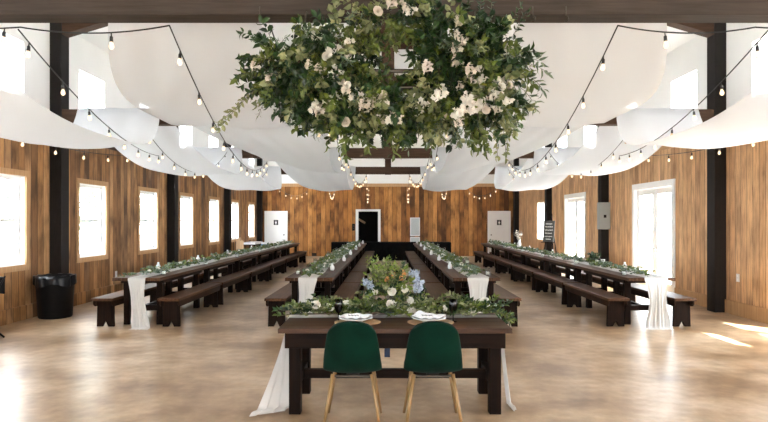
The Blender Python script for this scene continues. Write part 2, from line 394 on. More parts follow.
# posts with trusses: tie beam, king post, rafters, collar (each truss is one timber frame)
for i, y in enumerate(TR + [YB - 0.16]):
    for sx in (-1, 1):
        m = MB().box(*sorted((sx * (XW - 0.21), sx * XW)), y - 0.135, y + 0.135, 0.0, ZE)
        struct(m.build('column_wall_post', M['post'], bevel=0.006))
    if i == 5: continue
    m = MB(); h = 0.11
    bm_ = M['beam'] if i <= 1 else M['beam2']
    m.box(-XW, XW, y - h, y + h, 3.40, 3.67)
    struct(m.build('beam_tie', bm_, bevel=0.008))
    m = MB().box(-0.115, 0.115, y - 0.115, y + 0.115, 3.385 if i != 1 else 3.68, roof_z(0) - 0.05)
    struct(m.build('beam_king_post', M['beam2'], bevel=0.006))
    for sx in (-1, 1):
        m = MB().prism([(sx * (XW - 0.0), ZE - 0.34), (sx * 0.0, roof_z(0) - 0.34), (0, roof_z(0) - 0.02), (sx * XW, ZE - 0.02)], 'Y', y - h, y + h)
        struct(m.build('beam_rafter', bm_, fixn=True))
    m = MB().box(-1.6, 1.6, y - 0.05, y + 0.05, 6.44, 6.66); struct(m.build('beam_collar', M['beam2']))

# ------------------------------------------------------------------ windows and doors
WN = [0]
def window(sx, y, z0, z1, w, casing):
    WN[0] += 1
    r = thing('window_%d' % WN[0], (sx * XW, y, 0)); struct(r)
    h = w / 2; xo, xi = sx * 0.14, sx * 0.07       # frame sits deep in the wall
    f = MB(); X = sorted((xo, xi)); t = 0.075 if casing else 0.05
    f.box(*X, -h, h, z0, z0 + t); f.box(*X, -h, h, z1 - t, z1); f.box(*X, -h, -h + t, z0 + t, z1 - t); f.box(*X, h - t, h, z0 + t, z1 - t)
    zm = (z0 + z1) / 2
    if casing: f.box(*X, -h + t, h - t, zm - 0.028, zm + 0.028)
    # thin glazing bars
    X2 = sorted((sx * 0.095, sx * 0.115))
    if casing: f.box(*X2, -0.012, 0.012, z0 + t, z1 - t)
    for k in ((0.25, 0.75) if casing else ()):
        zz = z0 + (z1 - z0) * k; f.box(*X2, -h + t, h - t, zz - 0.012, zz + 0.012)
    fo = f.build('window_frame', M['vinyl'], r)
    # reveal boards lining the opening
    v = MB(); X3 = sorted((0.0, sx * 0.07))
    v.box(*X3, -h, -h + 0.015, z0, z1); v.box(*X3, h - 0.015, h, z0, z1); v.box(*X3, -h + 0.015, h - 0.015, z1 - 0.015, z1); v.box(*X3, -h + 0.015, h - 0.015, z0, z0 + 0.015)
    v.build('window_reveal', M['vinyl'], r)
    MB().box(*sorted((sx * 0.100, sx * 0.106)), -h + t, h - t, z0 + t, z1 - t).build('window_pane', M['pane'], r)
    if casing:
        c = MB(); X4 = sorted((0, -sx * 0.028)); k = 0.095
        c.box(*X4, -h - k, h + k, z1, z1 + k); c.box(*X4, -h - k, h + k, z0 - k, z0); c.box(*X4, -h - k, -h, z0, z1); c.box(*X4, h, h + k, z0, z1)
        c.build('window_casing', M['casing'], r, bevel=0.004)
    return r
for y in winY:
    window(-1, y, WZ0, WZ1, WW, True)
for y in (winY[0], winY[1], winY[-2]): window(1, y, WZ0, WZ1, WW, True)
for y in winY:
    window(-1, y, CZ0, CZ1, CW, False)
for y in winY[:-1]: window(1, y, CZ0, CZ1, CW, False)

DN = [0]
def french_door(y):
    DN[0] += 1
    r = thing('door_%d' % DN[0], (XW, y, 0)); struct(r)
    h = DW / 2
    f = MB(); f.box(-0.03, 0.14, -h, -h + 0.05, 0, DH); f.box(-0.03, 0.14, h - 0.05, h, 0, DH); f.box(-0.03, 0.14, -h + 0.05, h - 0.05, DH - 0.05, DH)
    f.box(-0.035, 0, -h - 0.09, -h, 0, DH + 0.09); f.box(-0.035, 0, h, h + 0.09, 0, DH + 0.09); f.box(-0.035, 0, -h, h, DH, DH + 0.09)
    f.build('door_frame', M['paint'], r, bevel=0.004)
    for s in (-1, 1):
        a, b = sorted((s * 0.005, s * (h - 0.055))); z0, z1 = 0.02, DH - 0.055
        l = MB(); st = 0.12; l.box(0.05, 0.095, a, a + st, z0, z1); l.box(0.05, 0.095, b - st, b, z0, z1); l.box(0.05, 0.095, a + st, b - st, z0, z0 + 0.25); l.box(0.05, 0.095, a + st, b - st, z1 - 0.14, z1)
        lf = l.build('door_leaf', M['paint'], r, bevel=0.003)
        MB().box(0.07, 0.076, a + st, b - st, z0 + 0.25, z1 - 0.14).build('door_glass', M['pane'], lf)
        yy = s * 0.055; hd = MB().tube([(0.048, yy, 1.0), (0.0, yy, 1.0), (0.0, yy + s * 0.09, 1.0)], 0.009, 8); hd.lathe([(0.022, 0), (0.022, 0.05)], 10, (0.035, yy, 0.98))
        hd.build('door_handle', M['steel'], lf)
for y in doorY: french_door(y)

def slab_door(x0, x1, knob_side, top=2.12):
    DN[0] += 1
    r = thing('door_%d' % DN[0], ((x0 + x1) / 2, YB, 0)); struct(r); h = (x1 - x0) / 2
    f = MB(); k = 0.075
    f.box(-h, -h + k, -0.045, 0, 0, top); f.box(h - k, h, -0.045, 0, 0, top); f.box(-h + k, h - k, -0.045, 0, top - k, top)
    f.build('door_frame', M['paint'], r, bevel=0.005)
    d = MB().box(-h + k, h - k, -0.03, -0.002, 0.01, top - k).build('door_slab', M['paint'], r)
    g = MB().tube([(knob_side * (h - 0.16), -0.03, 1.0), (knob_side * (h - 0.16), -0.075, 1.0)], 0.012, 8)
    g.lathe([(0.004, -0.03), (0.026, -0.018), (0.03, 0.0), (0.026, 0.018), (0.004, 0.03)], 10, (knob_side * (h - 0.16), -0.085, 1.0))
    g.build('door_knob', M['metal'], d, True)
    sg = MB().box(-0.105, 0.105, -0.042, -0.03, 1.46, 1.70).build('door_sign', M['ink'], r)
    p = MB()   # pale standing figure on the sign
    p.lathe([(0.001, -0.018), (0.018, 0), (0.001, 0.018)], 10, (0, -0.044, 1.655))
    p.prism([(-0.028, 1.625), (0.028, 1.625), (0.05, 1.55), (0.02, 1.55), (0.018, 1.49), (-0.018, 1.49), (-0.02, 1.55), (-0.05, 1.55)], 'Y', -0.046, -0.042)
    p.build('sign_figure', M['paint'], sg)
slab_door(BD[0][0], BD[0][1], 1); slab_door(BD[1][0], BD[1][1], -1)
DN[0] += 1
r = thing('door_%d' % DN[0], ((ODX[0] + ODX[1]) / 2 - 0.0, YB, 0)); struct(r); h = (ODX[1] - ODX[0]) / 2; k = 0.10
f = MB().box(-h - 0.1 - .02, -h, -0.045, TH, 0, 2.2); f.box(h, h + .12, -0.045, TH, 0, 2.2); f.box(-h, h, -0.045, TH, 2.10, 2.2)
f.build('door_frame', M['paint'], r, bevel=0.005)

# ------------------------------------------------------------------ long tables and benches
ORD = ['first', 'second', 'third', 'fourth', 'fifth', 'last']
ROWS = [(-3.90, 'outer row by the windows', ('wall', 'aisle'), (-1, 1)),
        (-1.225, 'inner row on window side', ('outer', 'centre'), (-1, 1)),
        (1.375, 'inner row on door side', ('centre', 'outer'), (-1, 1)),
        (4.08, 'outer row by the glass doors', ('aisle', 'wall'), (-1, 1))]
Y0, PITCH, TL, TW, TZ = 9.28, 2.45, 2.44, 0.74, 0.77

def make_table(L, W, Z, name='farmhouse_table', along='Y', inset=0.30, ap=0.13, lg=0.095, tt=0.04, api=0.045, axis_mats=('table', 'table_x')):
    r = thing(name)
    ma, mc = M[axis_mats[0]], M[axis_mats[1]]
    def B(mb, l0, l1, w0, w1, z0, z1):
        return mb.box(w0, w1, l0, l1, z0, z1) if along == 'Y' else mb.box(l0, l1, w0, w1, z0, z1)
    h = L / 2; w = W / 2; t = MB(); nb = 5
    for k in range(nb):
        a = -w + W * k / nb; B(t, -h, h, a + 0.0015, a + W / nb - 0.0015, Z - tt, Z)
    t.build('tabletop', M['top' if along == 'Y' else 'top_x'], r, bevel=0.003)
    a = MB(); q = w - api; e = inset - 0.06 if inset > 0.1 else inset
    for s in (-1, 1):
        B(a, -h + e, h - e, *sorted((s * q, s * (q - 0.03))), Z - tt - ap, Z - tt - 0.0005)
        B(a, *sorted((s * (h - e), s * (h - e - 0.03))), -q + 0.03, q - 0.03, Z - tt - ap, Z - tt - 0.0005)
    a.build('apron', ma, r, bevel=0.003)
    ly = h - e - 0.03 - lg / 2; lx = q - 0.031 - lg / 2
    for sy in (-1, 1):
        for sx in (-1, 1):
            B(MB(), sy * ly - lg / 2, sy * ly + lg / 2, sx * lx - lg / 2, sx * lx + lg / 2, 0, Z - tt - 0.0005).build('leg', M['table_z'], r, bevel=0.004)
        B(MB(), sy * ly - 0.03, sy * ly + 0.03, -lx + lg / 2, lx - lg / 2, 0.22, 0.31).build('end_stretcher', mc, r, bevel=0.003)
    B(MB(), -ly + 0.03, ly - 0.03, -0.03, 0.03, 0.225, 0.305).build('long_stretcher', ma, r, bevel=0.003)
    return r

def make_bench(L=2.36, W=0.34, Z=0.455):
    r = thing('plank_bench'); h = L / 2; w = W / 2
    t = MB().box(-w, w, -h, h, Z - 0.042, Z); t.build('seat', M['bench'], r, bevel=0.006)
    for s in (-1, 1):
        a = MB(); b = [(-h + 0.04, Z - 0.0425), (-h + 0.04, Z - 0.10), (-h + 0.09, Z - 0.135), (h - 0.09, Z - 0.135), (h - 0.04, Z - 0.10), (h - 0.04, Z - 0.0425)]
        a.prism(b, 'X', *sorted((s * (w - 0.015), s * (w - 0.04)))); a.build('side_rail', M['rail'], r, bevel=0.003, fixn=True)
    for s in (-1, 1):
        pts = [(-w + 0.042, Z - 0.0425), (-w + 0.042, Z - 0.14), (-w + 0.034, 0), (-0.045, 0), (0, 0.09), (0.045, 0), (w - 0.034, 0), (w - 0.042, Z - 0.14), (w - 0.042, Z - 0.0425)]
        y = s * (h - 0.14)
        MB().prism(pts, 'Y', y - 0.022, y + 0.022).build('leg_board', M['bench_z'], r, bevel=0.003, fixn=True)
    return r
tproto = make_table(TL, TW, TZ, ap=0.055, tt=0.05, api=0.03); bproto = make_bench(); t_used = b_used = False
BOFF = 0.515
for cx, row, sides, sg in ROWS:
    for k in range(6):
        y = Y0 + TL / 2 + k * PITCH
        t = tproto if not t_used else copy_tree(tproto); t_used = True
        t.location = (cx, y, 0)
        tag(t, 'dark farmhouse table, %s from the green chairs, %s' % (ORD[k], row), 'table', 'farmhouse tables in four long rows')
        for s, nm in zip(sg, sides):
            b = bproto if not b_used else copy_tree(bproto); b_used = True
            b.location = (cx + s * BOFF, y - 0.06 + R.uniform(-.02, .02), 0)
            tag(b, 'dark plank bench, %s from green chairs, %s side of %s' % (ORD[k], nm, row), 'bench', 'plank benches along the long tables')

# runners: one long gauze strip per row, hanging to the floor at the near end
def runner(cx, row, drop, w=0.27, lean=0.0, seed=0):
    rr = random.Random(seed); ph = rr.uniform(0, 6)
    yA, yB = Y0 - 0.012, Y0 + 6 * PITCH - 0.2; zt = TZ + 0.004
    path = []                                           # (y, z, tag)
    n = 20
    for i in range(7): path.append((yA - 0.03 * i / 6 - 0.10 * (1 - i / 6.0) - 0.05, 0.006 + 0.0 * i, 1.0)) if drop >= 0.76 and i < 4 else None
    zb = zt - drop if drop < 0.76 else 0.012
    for i in range(n + 1): path.append((yA - 0.012, zb + (zt - 0.03 - zb) * i / n, 1 - i / n))
    path.append((yA - 0.004, zt - 0.006, 0)); path.append((yA + 0.03, zt, 0))
    for i in range(1, 61): path.append((yA + 0.03 + (yB - yA - 0.03) * i / 60, zt, 0))
    nu = 26
    def fn(u, v):
        j = v * (len(path) - 1); y, z, d = path[min(int(round(j)), len(path) - 1)]
        x = (u - 0.5) * w * (1 - 0.28 * math.sin(min(1, d * 1.15) * PI) + 0.05 * d)
        fold = (math.sin(u * 21 + ph + d * 1.3) * 0.034 + math.sin(u * 9 + ph * 2) * 0.020) * min(1, d * 2)
        y2 = y - abs(fold) - 0.02 * d - 0.012 * min(1, d * 4)
        if z == zt and d == 0: x += 0.02 * math.sin(y * 2.1 + ph); z = zt + 0.002 * (1 + math.sin(u * 17 + y * 3)); y2 = y
        return (cx + x + lean * d, y2, z)
    o = MB().grid(fn, nu, len(path) - 1).build('table_runner', M['linen'], smooth=True)
    return tag(o, 'white gauze runner reaching the floor at near end, %s' % row if drop >= .76 else 'white gauze runner hanging off near end of %s' % row, 'table runner', 'white runners on the long tables')
runner(-3.88, ROWS[0][1], 0.8, 0.27, 0.10, 1)
runner(-1.24, ROWS[1][1], 0.8, 0.29, -0.05, 2)
runner(1.39, ROWS[2][1], 0.8, 0.33, -0.02, 3)
runner(4.14, ROWS[3][1], 0.8, 0.36, 0.0, 4)

# ------------------------------------------------------------------ greenery helpers
def rnd_dir(rr):
    while True:
        v = Vector((rr.uniform(-1, 1), rr.uniform(-1, 1), rr.uniform(-1, 1)))
        if 0.05 < v.length < 1: return v.normalized()
def sprig(mb, st, p, d, L, n, ls, lw, rr, droop=0.6, zmin=None, spread=0.9, ymax=None):
    p = Vector(p); d = Vector(d).normalized(); pts = [p.copy()]; step = L / n
    for i in range(n):
        d = (d + Vector((rr.uniform(-.12, .12), rr.uniform(-.12, .12), -droop * step + rr.uniform(-.1, .1)))).normalized()
        p = p + d * step
        if zmin is not None and p.z < zmin: p.z = zmin + rr.uniform(0, 0.01); d.z = abs(d.z) * 0.3
        if ymax is not None and p.y > ymax: p.y = ymax - rr.uniform(0, .03); d.y = -abs(d.y)
        pts.append(p.copy())
        side = d.cross(rnd_dir(rr)).normalized()
        for s in ((1, -1) if rr.random() < 0.6 else (rr.choice((1, -1)),)):
            ld = (d * rr.uniform(0.25, 0.9) + side * s * spread + Vector((0, 0, -0.15))).normalized()
            if zmin is not None and ld.z < -0.2: ld.z *= -0.5
            f = rr.uniform(0.7, 1.15)
            if ymax is not None and p.y + ld.y * ls > ymax + 0.02: ld.y = -abs(ld.y)
            mb.leaf(p, ld, rnd_dir(rr), ls * f, lw * f, 0.2, 0.2)
    mb.leaf(p, d, rnd_dir(rr), ls, lw)
    if st is not None: st.tube(pts[::2] if len(pts) > 4 else pts, 0.0025, 3, False)

def rose_mesh(rad, mat, name, rr):
    mb = MB()
    mb.lathe([(rad * .02, rad * -.2), (rad * .2, rad * -.05), (rad * .22, rad * .25), (rad * .10, rad * .48), (rad * .02, rad * .50)], 8)
    for ring, (r, h, n, wd) in enumerate(((0.34, 0.52, 3, 1.5), (0.56, 0.46, 4, 1.4), (0.78, 0.33, 5, 1.35), (1.0, 0.12, 6, 1.3))):
        for k in range(n):
            a = 2 * PI * k / n + ring * 0.7 + rr.uniform(-.1, .1); hh = h + rr.uniform(-.05, .05)
            def fn(u, v):
                e = abs(u - .5) * 2; w = (u - 0.5) * 2 * PI / n * wd * math.sin((0.25 + 0.6 * v) * PI * 0.6)
                q = r * (v ** 0.65) * (1 - 0.10 * e * e)
                z = -0.35 + (hh + 0.35) * v ** 1.3 - 0.16 * e * e * v - (0.10 if v > .95 else 0) * (r > .5)
                return (rad * q * math.cos(a + w), rad * q * math.sin(a + w), rad * z)
            mb.grid(fn, 4, 4)
    return mb.build(name, mat, smooth=True)
def place(src_mesh, name, parent, loc, rr, scale=1, aim=None):
    o = bpy.data.objects.new(name, src_mesh); COL.objects.link(o); o.parent = parent; o.location = loc
    if aim is None: aim = rnd_dir(rr)
    o.rotation_euler = Vector(aim).to_track_quat('Z', 'Y').to_euler(); o.scale = (scale,) * 3
    return o
def proto_mesh(o):
    me = o.data; bpy.data.objects.remove(o); return me
ROSE = proto_mesh(rose_mesh(0.05, M['petal'], 'rose', R)); CREAM = proto_mesh(rose_mesh(0.05, M['cream'], 'cream_rose', R))
def cluster_mesh(mat, name, n=16, rad=0.06, ps=0.028, seed=3):
    rr = random.Random(seed); mb = MB()
    for _ in range(n):
        c = rnd_dir(rr) * rad * rr.uniform(0.4, 1); ax = rnd_dir(rr)
        for k in range(5):
            a = ax.orthogonal(); a.rotate(Matrix.Rotation(2 * PI * k / 5, 3, ax)); mb.leaf(c, a + ax * 0.4, ax, ps, ps * 0.8, 0.15, 0.1)
    return proto_mesh(mb.build(name, mat))
SPRAY = cluster_mesh(M['petal'], 'blossom_spray'); SPRAYC = cluster_mesh(M['cream'], 'cream_spray', 18, 0.065, 0.026, 5)
SMALLW = cluster_mesh(M['petal'], 'small_spray', 7, 0.028, 0.02, 9)
BLUE = cluster_mesh(M['blue_p'], 'blue_spray', 20, 0.06, 0.026, 11); ORG = cluster_mesh(M['orange_p'], 'apricot_spray', 8, 0.03, 0.022, 12)

# garlands along the four rows
for ri, (cx, row, _s, _g) in enumerate(ROWS):
    rr = random.Random(40 + ri)
    g = thing('table_garland', (cx, Y0, TZ + 0.028), 0, 'leafy eucalyptus garland with white blooms lying along %s' % row, 'garland', 'garlands on the long tables')
    a, b, st = MB(), MB(), MB(); Lr = 6 * PITCH - 0.35
    y = 0.12
    while y < Lr:
        near = 1 - y / Lr
        for _ in range(1 if rr.random() < .6 else 2):
            mb = a if rr.random() < 0.55 else b
            sprig(mb, st, (rr.uniform(-.07, .07), y, 0.012), (rr.uniform(-.8, .8), rr.choice((-1, 1)) * 0.8, rr.uniform(0.05, 0.55)), rr.uniform(.16, .3), 7, 0.055, 0.028, rr, 2.2, 0.006)
        y += 0.062
    st.build('stems', M['stem'], g); a.build('eucalyptus_leaves', M['leaf_g'], g); b.build('green_leaves', M['leaf_m'], g)
    for k in range(26):
        yy = 0.25 + Lr * (k + rr.uniform(0, .8)) / 27
        place(SMALLW if rr.random() < 0.55 else ROSE, 'white_bloom', g, (rr.uniform(-.1, .1), yy, 0.06), rr, rr.uniform(0.6, 1.0), (rr.uniform(-.4, .4), rr.uniform(-.6, .3), 1))

# candle holders and bud vases
def make_votive():
    r = thing('glass_candle_holder')
    MB().lathe([(0.036, 0), (0.04, 0.01), (0.04, 0.12), (0.0375, 0.12), (0.0375, 0.012), (0.001, 0.012)], 16).build('glass_cup', M['cglass'], r, True)
    MB().lathe([(0.032, 0.0125), (0.032, 0.06), (0.001, 0.062)], 12).build('candle', M['wax'], r, True)
    return r
def make_vase():
    r = thing('white_bud_vase')
    MB().lathe([(0.03, 0), (0.042, 0.03), (0.04, 0.07), (0.018, 0.10), (0.02, 0.13), (0.016, 0.13), (0.014, 0.1), (0.002, 0.09)], 14).build('vase_body', M['ceramic'], r, True)
    return r
vp, bp_ = make_votive(), make_vase(); first = True
for ri, (cx, row, _s, _g) in enumerate(ROWS):
    for k in range(6):
        for pr, off, yy, lab, cat, grp in ((vp, 0.245, 0.55, 'clear glass candle holder on %s table from green chairs, %s', 'candle holder', 'candle holders on the long tables'),
                                  (bp_, -0.25, 1.55, 'small white bud vase on %s table from green chairs, %s', 'vase', 'bud vases on the long tables')):
            o = pr if first else copy_tree(pr)
            sgn = 1 if ri % 2 == 0 else -1
            o.location = (cx + sgn * off + R.uniform(-.02, .02), Y0 + k * PITCH + yy + R.uniform(-.2, .2), TZ + 0.0005)
            tag(o, lab % (ORD[k], row), cat, grp)
        first = False

# ------------------------------------------------------------------ head table
HX, HY, HZ = 0.06, 5.465, 0.745
ht = make_table(1.97, 0.86, HZ, 'head_table', 'X', 0.05, 0.135, 0.10, axis_mats=('table_x', 'table'))
ht.location = (HX, HY, 0); tag(ht, 'small dark farmhouse head table behind the two green chairs', 'table')

# its white cloth, over both ends to the floor
def fn(u, v):
    t = v * 2 - 1                                      # -1 far left floor .. 1 right floor
    half = 0.985; Lh = half + 0.76 + 0.16
    s = t * Lh; a = abs(s); sg = -1 if s < 0 else 1
    w = 0.17 + 0.10 * max(0.0, a - 0.95)
    ph = 1.0 if sg < 0 else 2.2
    if a <= half: return (HX + s, HY + 0.22 + (u - 0.5) * w, HZ + 0.004 + 0.0015 * math.sin(u * 20 + s * 9))
    d = min((a - half) / 0.76, 1.0)
    ex = a - half - 0.76
    fold = math.sin(u * 19 + ph + d) * 0.03 * d + 0.02 * d
    out = 0.012 + 0.5 * fold + ((0.17 - 0.29 * u) if sg < 0 else 0.015) * d ** 1.6
    z = HZ + 0.005 - max(0.0, d - 0.012) / 0.988 * (HZ - 0.007)
    y = HY + 0.22 + (u - 0.5) * w * (1 - 0.35 * d) - (0.46 if sg < 0 else 0.32) * d ** 1.2
    if ex > 0: out += ex * (0.3 if sg < 0 else 0.12) * (0.7 + 0.3 * math.sin(u * 7)); y -= ex * 0.7; z = 0.010 + 0.012 * (1 + math.sin(u * 23 + ex * 20)) * min(1, (0.16 - ex) * 20 + .2)
    return (HX + sg * (half + out), y, z)
o = MB().grid(fn, 30, 150).build('head_table_cloth', M['linen'], smooth=True)
tag(o, 'long white gauze cloth spilling off both ends of the head table to the floor', 'tablecloth')

# garland on the head table
rr = random.Random(99)
g = thing('head_table_garland', (HX, HY + 0.15, HZ + 0.042), 0, 'thick leafy garland with white blooms across the head table', 'garland')
a, b, c, st = MB(), MB(), MB(), MB()
x = -0.86
while x < 0.90:
    for _ in range(3):
        mb = rr.choices((a, b, c), (0.45, 0.25, 0.3))[0]
        sprig(mb, st, (x, rr.uniform(-.14, .13), 0.01 + rr.uniform(0, .05)), (rr.choice((-1, 1)) * 0.9, rr.uniform(-.9, .7), rr.uniform(0.0, 0.85)), rr.uniform(.14, .26), 7, 0.060, 0.029, rr, 2.0, 0.008, ymax=0.24)
    x += 0.024
for k in range(9):                                     # tips trailing past the door-side end
    sprig(rr.choice((a, c)), st, (0.90, rr.uniform(-.25, .1), 0.03), (1, rr.uniform(-.5, .1), 0.35), rr.uniform(.14, .24), 8, 0.055, 0.02, rr, 7.0)
for k in range(6):
    sprig(rr.choice((a, b)), st, (-0.87, rr.uniform(-.2, .12), 0.03), (-1, rr.uniform(-.4, .3), 0.8), rr.uniform(.06, .12), 5, 0.045, 0.020, rr, 1.0)
st.build('stems', M['stem'], g); a.build('green_leaves', M['leaf_m'], g); b.build('eucalyptus_leaves', M['leaf_p'], g); c.build('dark_leaves', M['leaf_d'], g)
for k in range(34):
    x = rr.uniform(-.85, .92)
    place(ROSE if rr.random() < .35 else SMALLW, 'white_bloom', g, (x, rr.uniform(-.17, .1), rr.uniform(.05, .10)), rr, rr.uniform(.7, 1.15), (rr.uniform(-.4, .4), -1, rr.uniform(0.3, 1)))

# flower arrangement in a glass vase in the middle of the head table
FX, FY = 0.035, HY + 0.23
f = thing('flower_arrangement', (FX, FY, HZ + 0.006), 0, 'big bouquet of white roses, pale blue sprays and greenery on the head table', 'flower arrangement'); f.scale = (0.86, 0.86, 0.98)
va = MB().lathe([(0.06, 0), (0.075, 0.01), (0.085, 0.10), (0.07, 0.17), (0.085, 0.20), (0.08, 0.20), (0.066, 0.17), (0.08, 0.10), (0.07, 0.015), (0.002, 0.012)], 20).build('glass_vase', M['cglass'], f, True)
MB().lathe([(0.001, .016), (0.068, 0.017), (0.077, 0.1), (0.062, 0.16), (0.001, .16)], 16).build('water', glass('blue_tinted_water', (0.62, 0.74, 0.86), .08), va, True)
a, b, c, st = MB(), MB(), MB(), MB()
for k in range(90):
    an = rr.uniform(0, 2 * PI); el = rr.uniform(0.0, 1.35); d = Vector((math.cos(an) * math.cos(el), 0.7 * math.sin(an) * math.cos(el), math.sin(el) * 0.95))
    mb = rr.choices((a, b, c), (0.5, 0.2, 0.3))[0]
    sprig(mb, st, d * 0.04 + Vector((0, 0, 0.20)), d, rr.uniform(.20, .34), 8, 0.06, 0.026, rr, 1.4, 0.03)
for k in range(26):                                    # taller feathery centre towards the window side
    sprig(a, st, (rr.uniform(-.2, .05), rr.uniform(-.05, .08), 0.32), (rr.uniform(-.4, .3), rr.uniform(-.4, .3), 1), rr.uniform(.14, .26), 9, 0.035, 0.012, rr, 0.3)
for k in range(20): st.tube([(rr.uniform(-.04, .04), rr.uniform(-.04, .04), 0.03), (rr.uniform(-.03, .03), rr.uniform(-.03, .03), 0.24)], 0.003, 4)
st.build('stems', M['stem'], f); a.build('light_green_foliage', leafmat('spring_green_leaf', (0.10, 0.17, 0.02), (0.26, 0.32, 0.06)), f); b.build('eucalyptus_leaves', M['leaf_p'], f); c.build('dark_leaves', M['leaf_d'], f)
for x, z, s in ((0.00, 0.24, 1.0), (0.14, 0.26, 0.9), (-0.18, 0.23, 0.7), (0.20, 0.15, 0.8), (0.25, 0.10, 0.7), (0.30, 0.05, 0.7), (0.12, 0.05, .7)):
    place(ROSE, 'white_rose', f, (x, -0.21 + abs(x) * .2, z + 0.02), rr, s, (x, -1, 0.5))
for x, z, s in ((-0.27, 0.33, 1.0), (-0.22, 0.27, 1.0), (0.25, 0.42, 1.0), (0.29, 0.34, 1.1), (0.28, 0.27, 1.0), (-0.24, 0.22, .8)):
    place(BLUE, 'blue_blossom', f, (x, -0.10, z), rr, s)
for x, z in ((0.02, 0.40), (0.13, 0.42), (0.10, 0.37), (-0.05, 0.36)): place(ORG, 'apricot_blossom', f, (x, -0.1, z), rr, 1.0)
# navy ribbon hanging behind the head table
def fn(u, v): return (HX - 0.06 + (u - .5) * 0.055 + 0.008 * math.sin(v * 5), HY + 0.44 + 0.006 * math.sin(v * 7 + u * 3), HZ + 0.010 - max(0, v - .15) * 0.525) if v > .15 else (HX - 0.06 + (u - .5) * .055, HY + 0.44 - (0.15 - v) * .6, HZ + 0.012)
o = MB().grid(fn, 6, 30).build('navy_ribbon', M['navy'], smooth=True, solid=0.002); tag(o, 'navy ribbon tail hanging behind the head table between the green chairs', 'ribbon')

# place settings
for nm, cx, rot, sd in (('window', -0.285, 0.03, 0), ('door', 0.362, -0.03, 1)):
    cy = HY - 0.165
    o = MB().lathe([(0.10, 0), (0.16, 0.002), (0.205, 0.010), (0.205, 0.014), (0.16, 0.007), (0.001, 0.006)], 40).build('wooden_charger', M['charger'], smooth=True)
    o.location = (cx + 0.015, cy, HZ + 0.001); tag(o, 'round wooden charger under the white plate on %s side of head table' % nm, 'charger', 'chargers on the head table')
    o = MB().lathe([(0.06, 0), (0.065, 0.012), (0.11, 0.022), (0.152, 0.036), (0.152, 0.041), (0.11, 0.029), (0.001, 0.022)], 40).build('dinner_plate', M['ceramic'], smooth=True)
    o.location = (cx, cy, HZ + 0.0165); tag(o, 'white dinner plate behind green chair on %s side of head table' % nm, 'plate', 'plates on the head table')
    n = thing('folded_napkin', (cx, cy, HZ + 0.050), rot, 'white folded napkin with name tag on %s side plate of head table' % nm, 'napkin', 'napkins on the head table')
    def fn(u, v, sd=sd):
        a_ = (u - .5) * 2; b_ = (v - .5) * 2
        wx = 0.150 * (1 - 0.30 * abs(b_) ** 2); wy = 0.075 * (1 - 0.45 * abs(a_) ** 2.5)
        z = 0.022 * (1 - b_ * b_) * (1 - 0.5 * a_ * a_) + 0.006 * math.sin(a_ * 9 + b_ * 2) + (0.03 * max(0, 1 - ((a_ + .55) ** 2 + (b_ - .6) ** 2) * 4) if sd else 0)
        return (a_ * wx, b_ * wy, z + 0.01)
    MB().grid(fn, 24, 12).build('napkin_cloth', M['napkin'], n, True, solid=0.006)
    tg = MB().box(-0.055, 0.055, -0.016, 0.016, 0, 0.003).build('name_tag', M['ceramic'], n); tg.location = (-0.02, -0.062, 0.030); tg.rotation_euler = (0.95, 0, 0)
    w = MB(); pts = [(-0.046 + 0.092 * i / 28, 0.009 * math.sin(i * 1.5) * (0.6 + 0.4 * math.sin(i * .7)), 0.0042) for i in range(29)]
    w.tube(pts, 0.0028, 4); w.build('handwriting', M['ink'], tg)
# smoked goblets
def make_goblet():
    r = thing('smoked_goblet')
    MB().lathe([(0.034, 0), (0.034, 0.003), (0.006, 0.010), (0.005, 0.075), (0.022, 0.09), (0.038, 0.125), (0.040, 0.16), (0.034, 0.20), (0.032, 0.20), (0.038, 0.16), (0.036, 0.126), (0.02, 0.094), (0.001, 0.088)], 20).build('goblet_glass', M['smoke'], r, True)
    return r
g1 = make_goblet(); g2 = copy_tree(g1)
for g_, x, nm in ((g1, -0.445, 'window'), (g2, 0.585, 'door')):
    g_.location = (x, HY - 0.075, HZ + 0.0005); tag(g_, 'dark smoked goblet on the %s side of the head table' % nm, 'goblet', 'goblets on the head table')

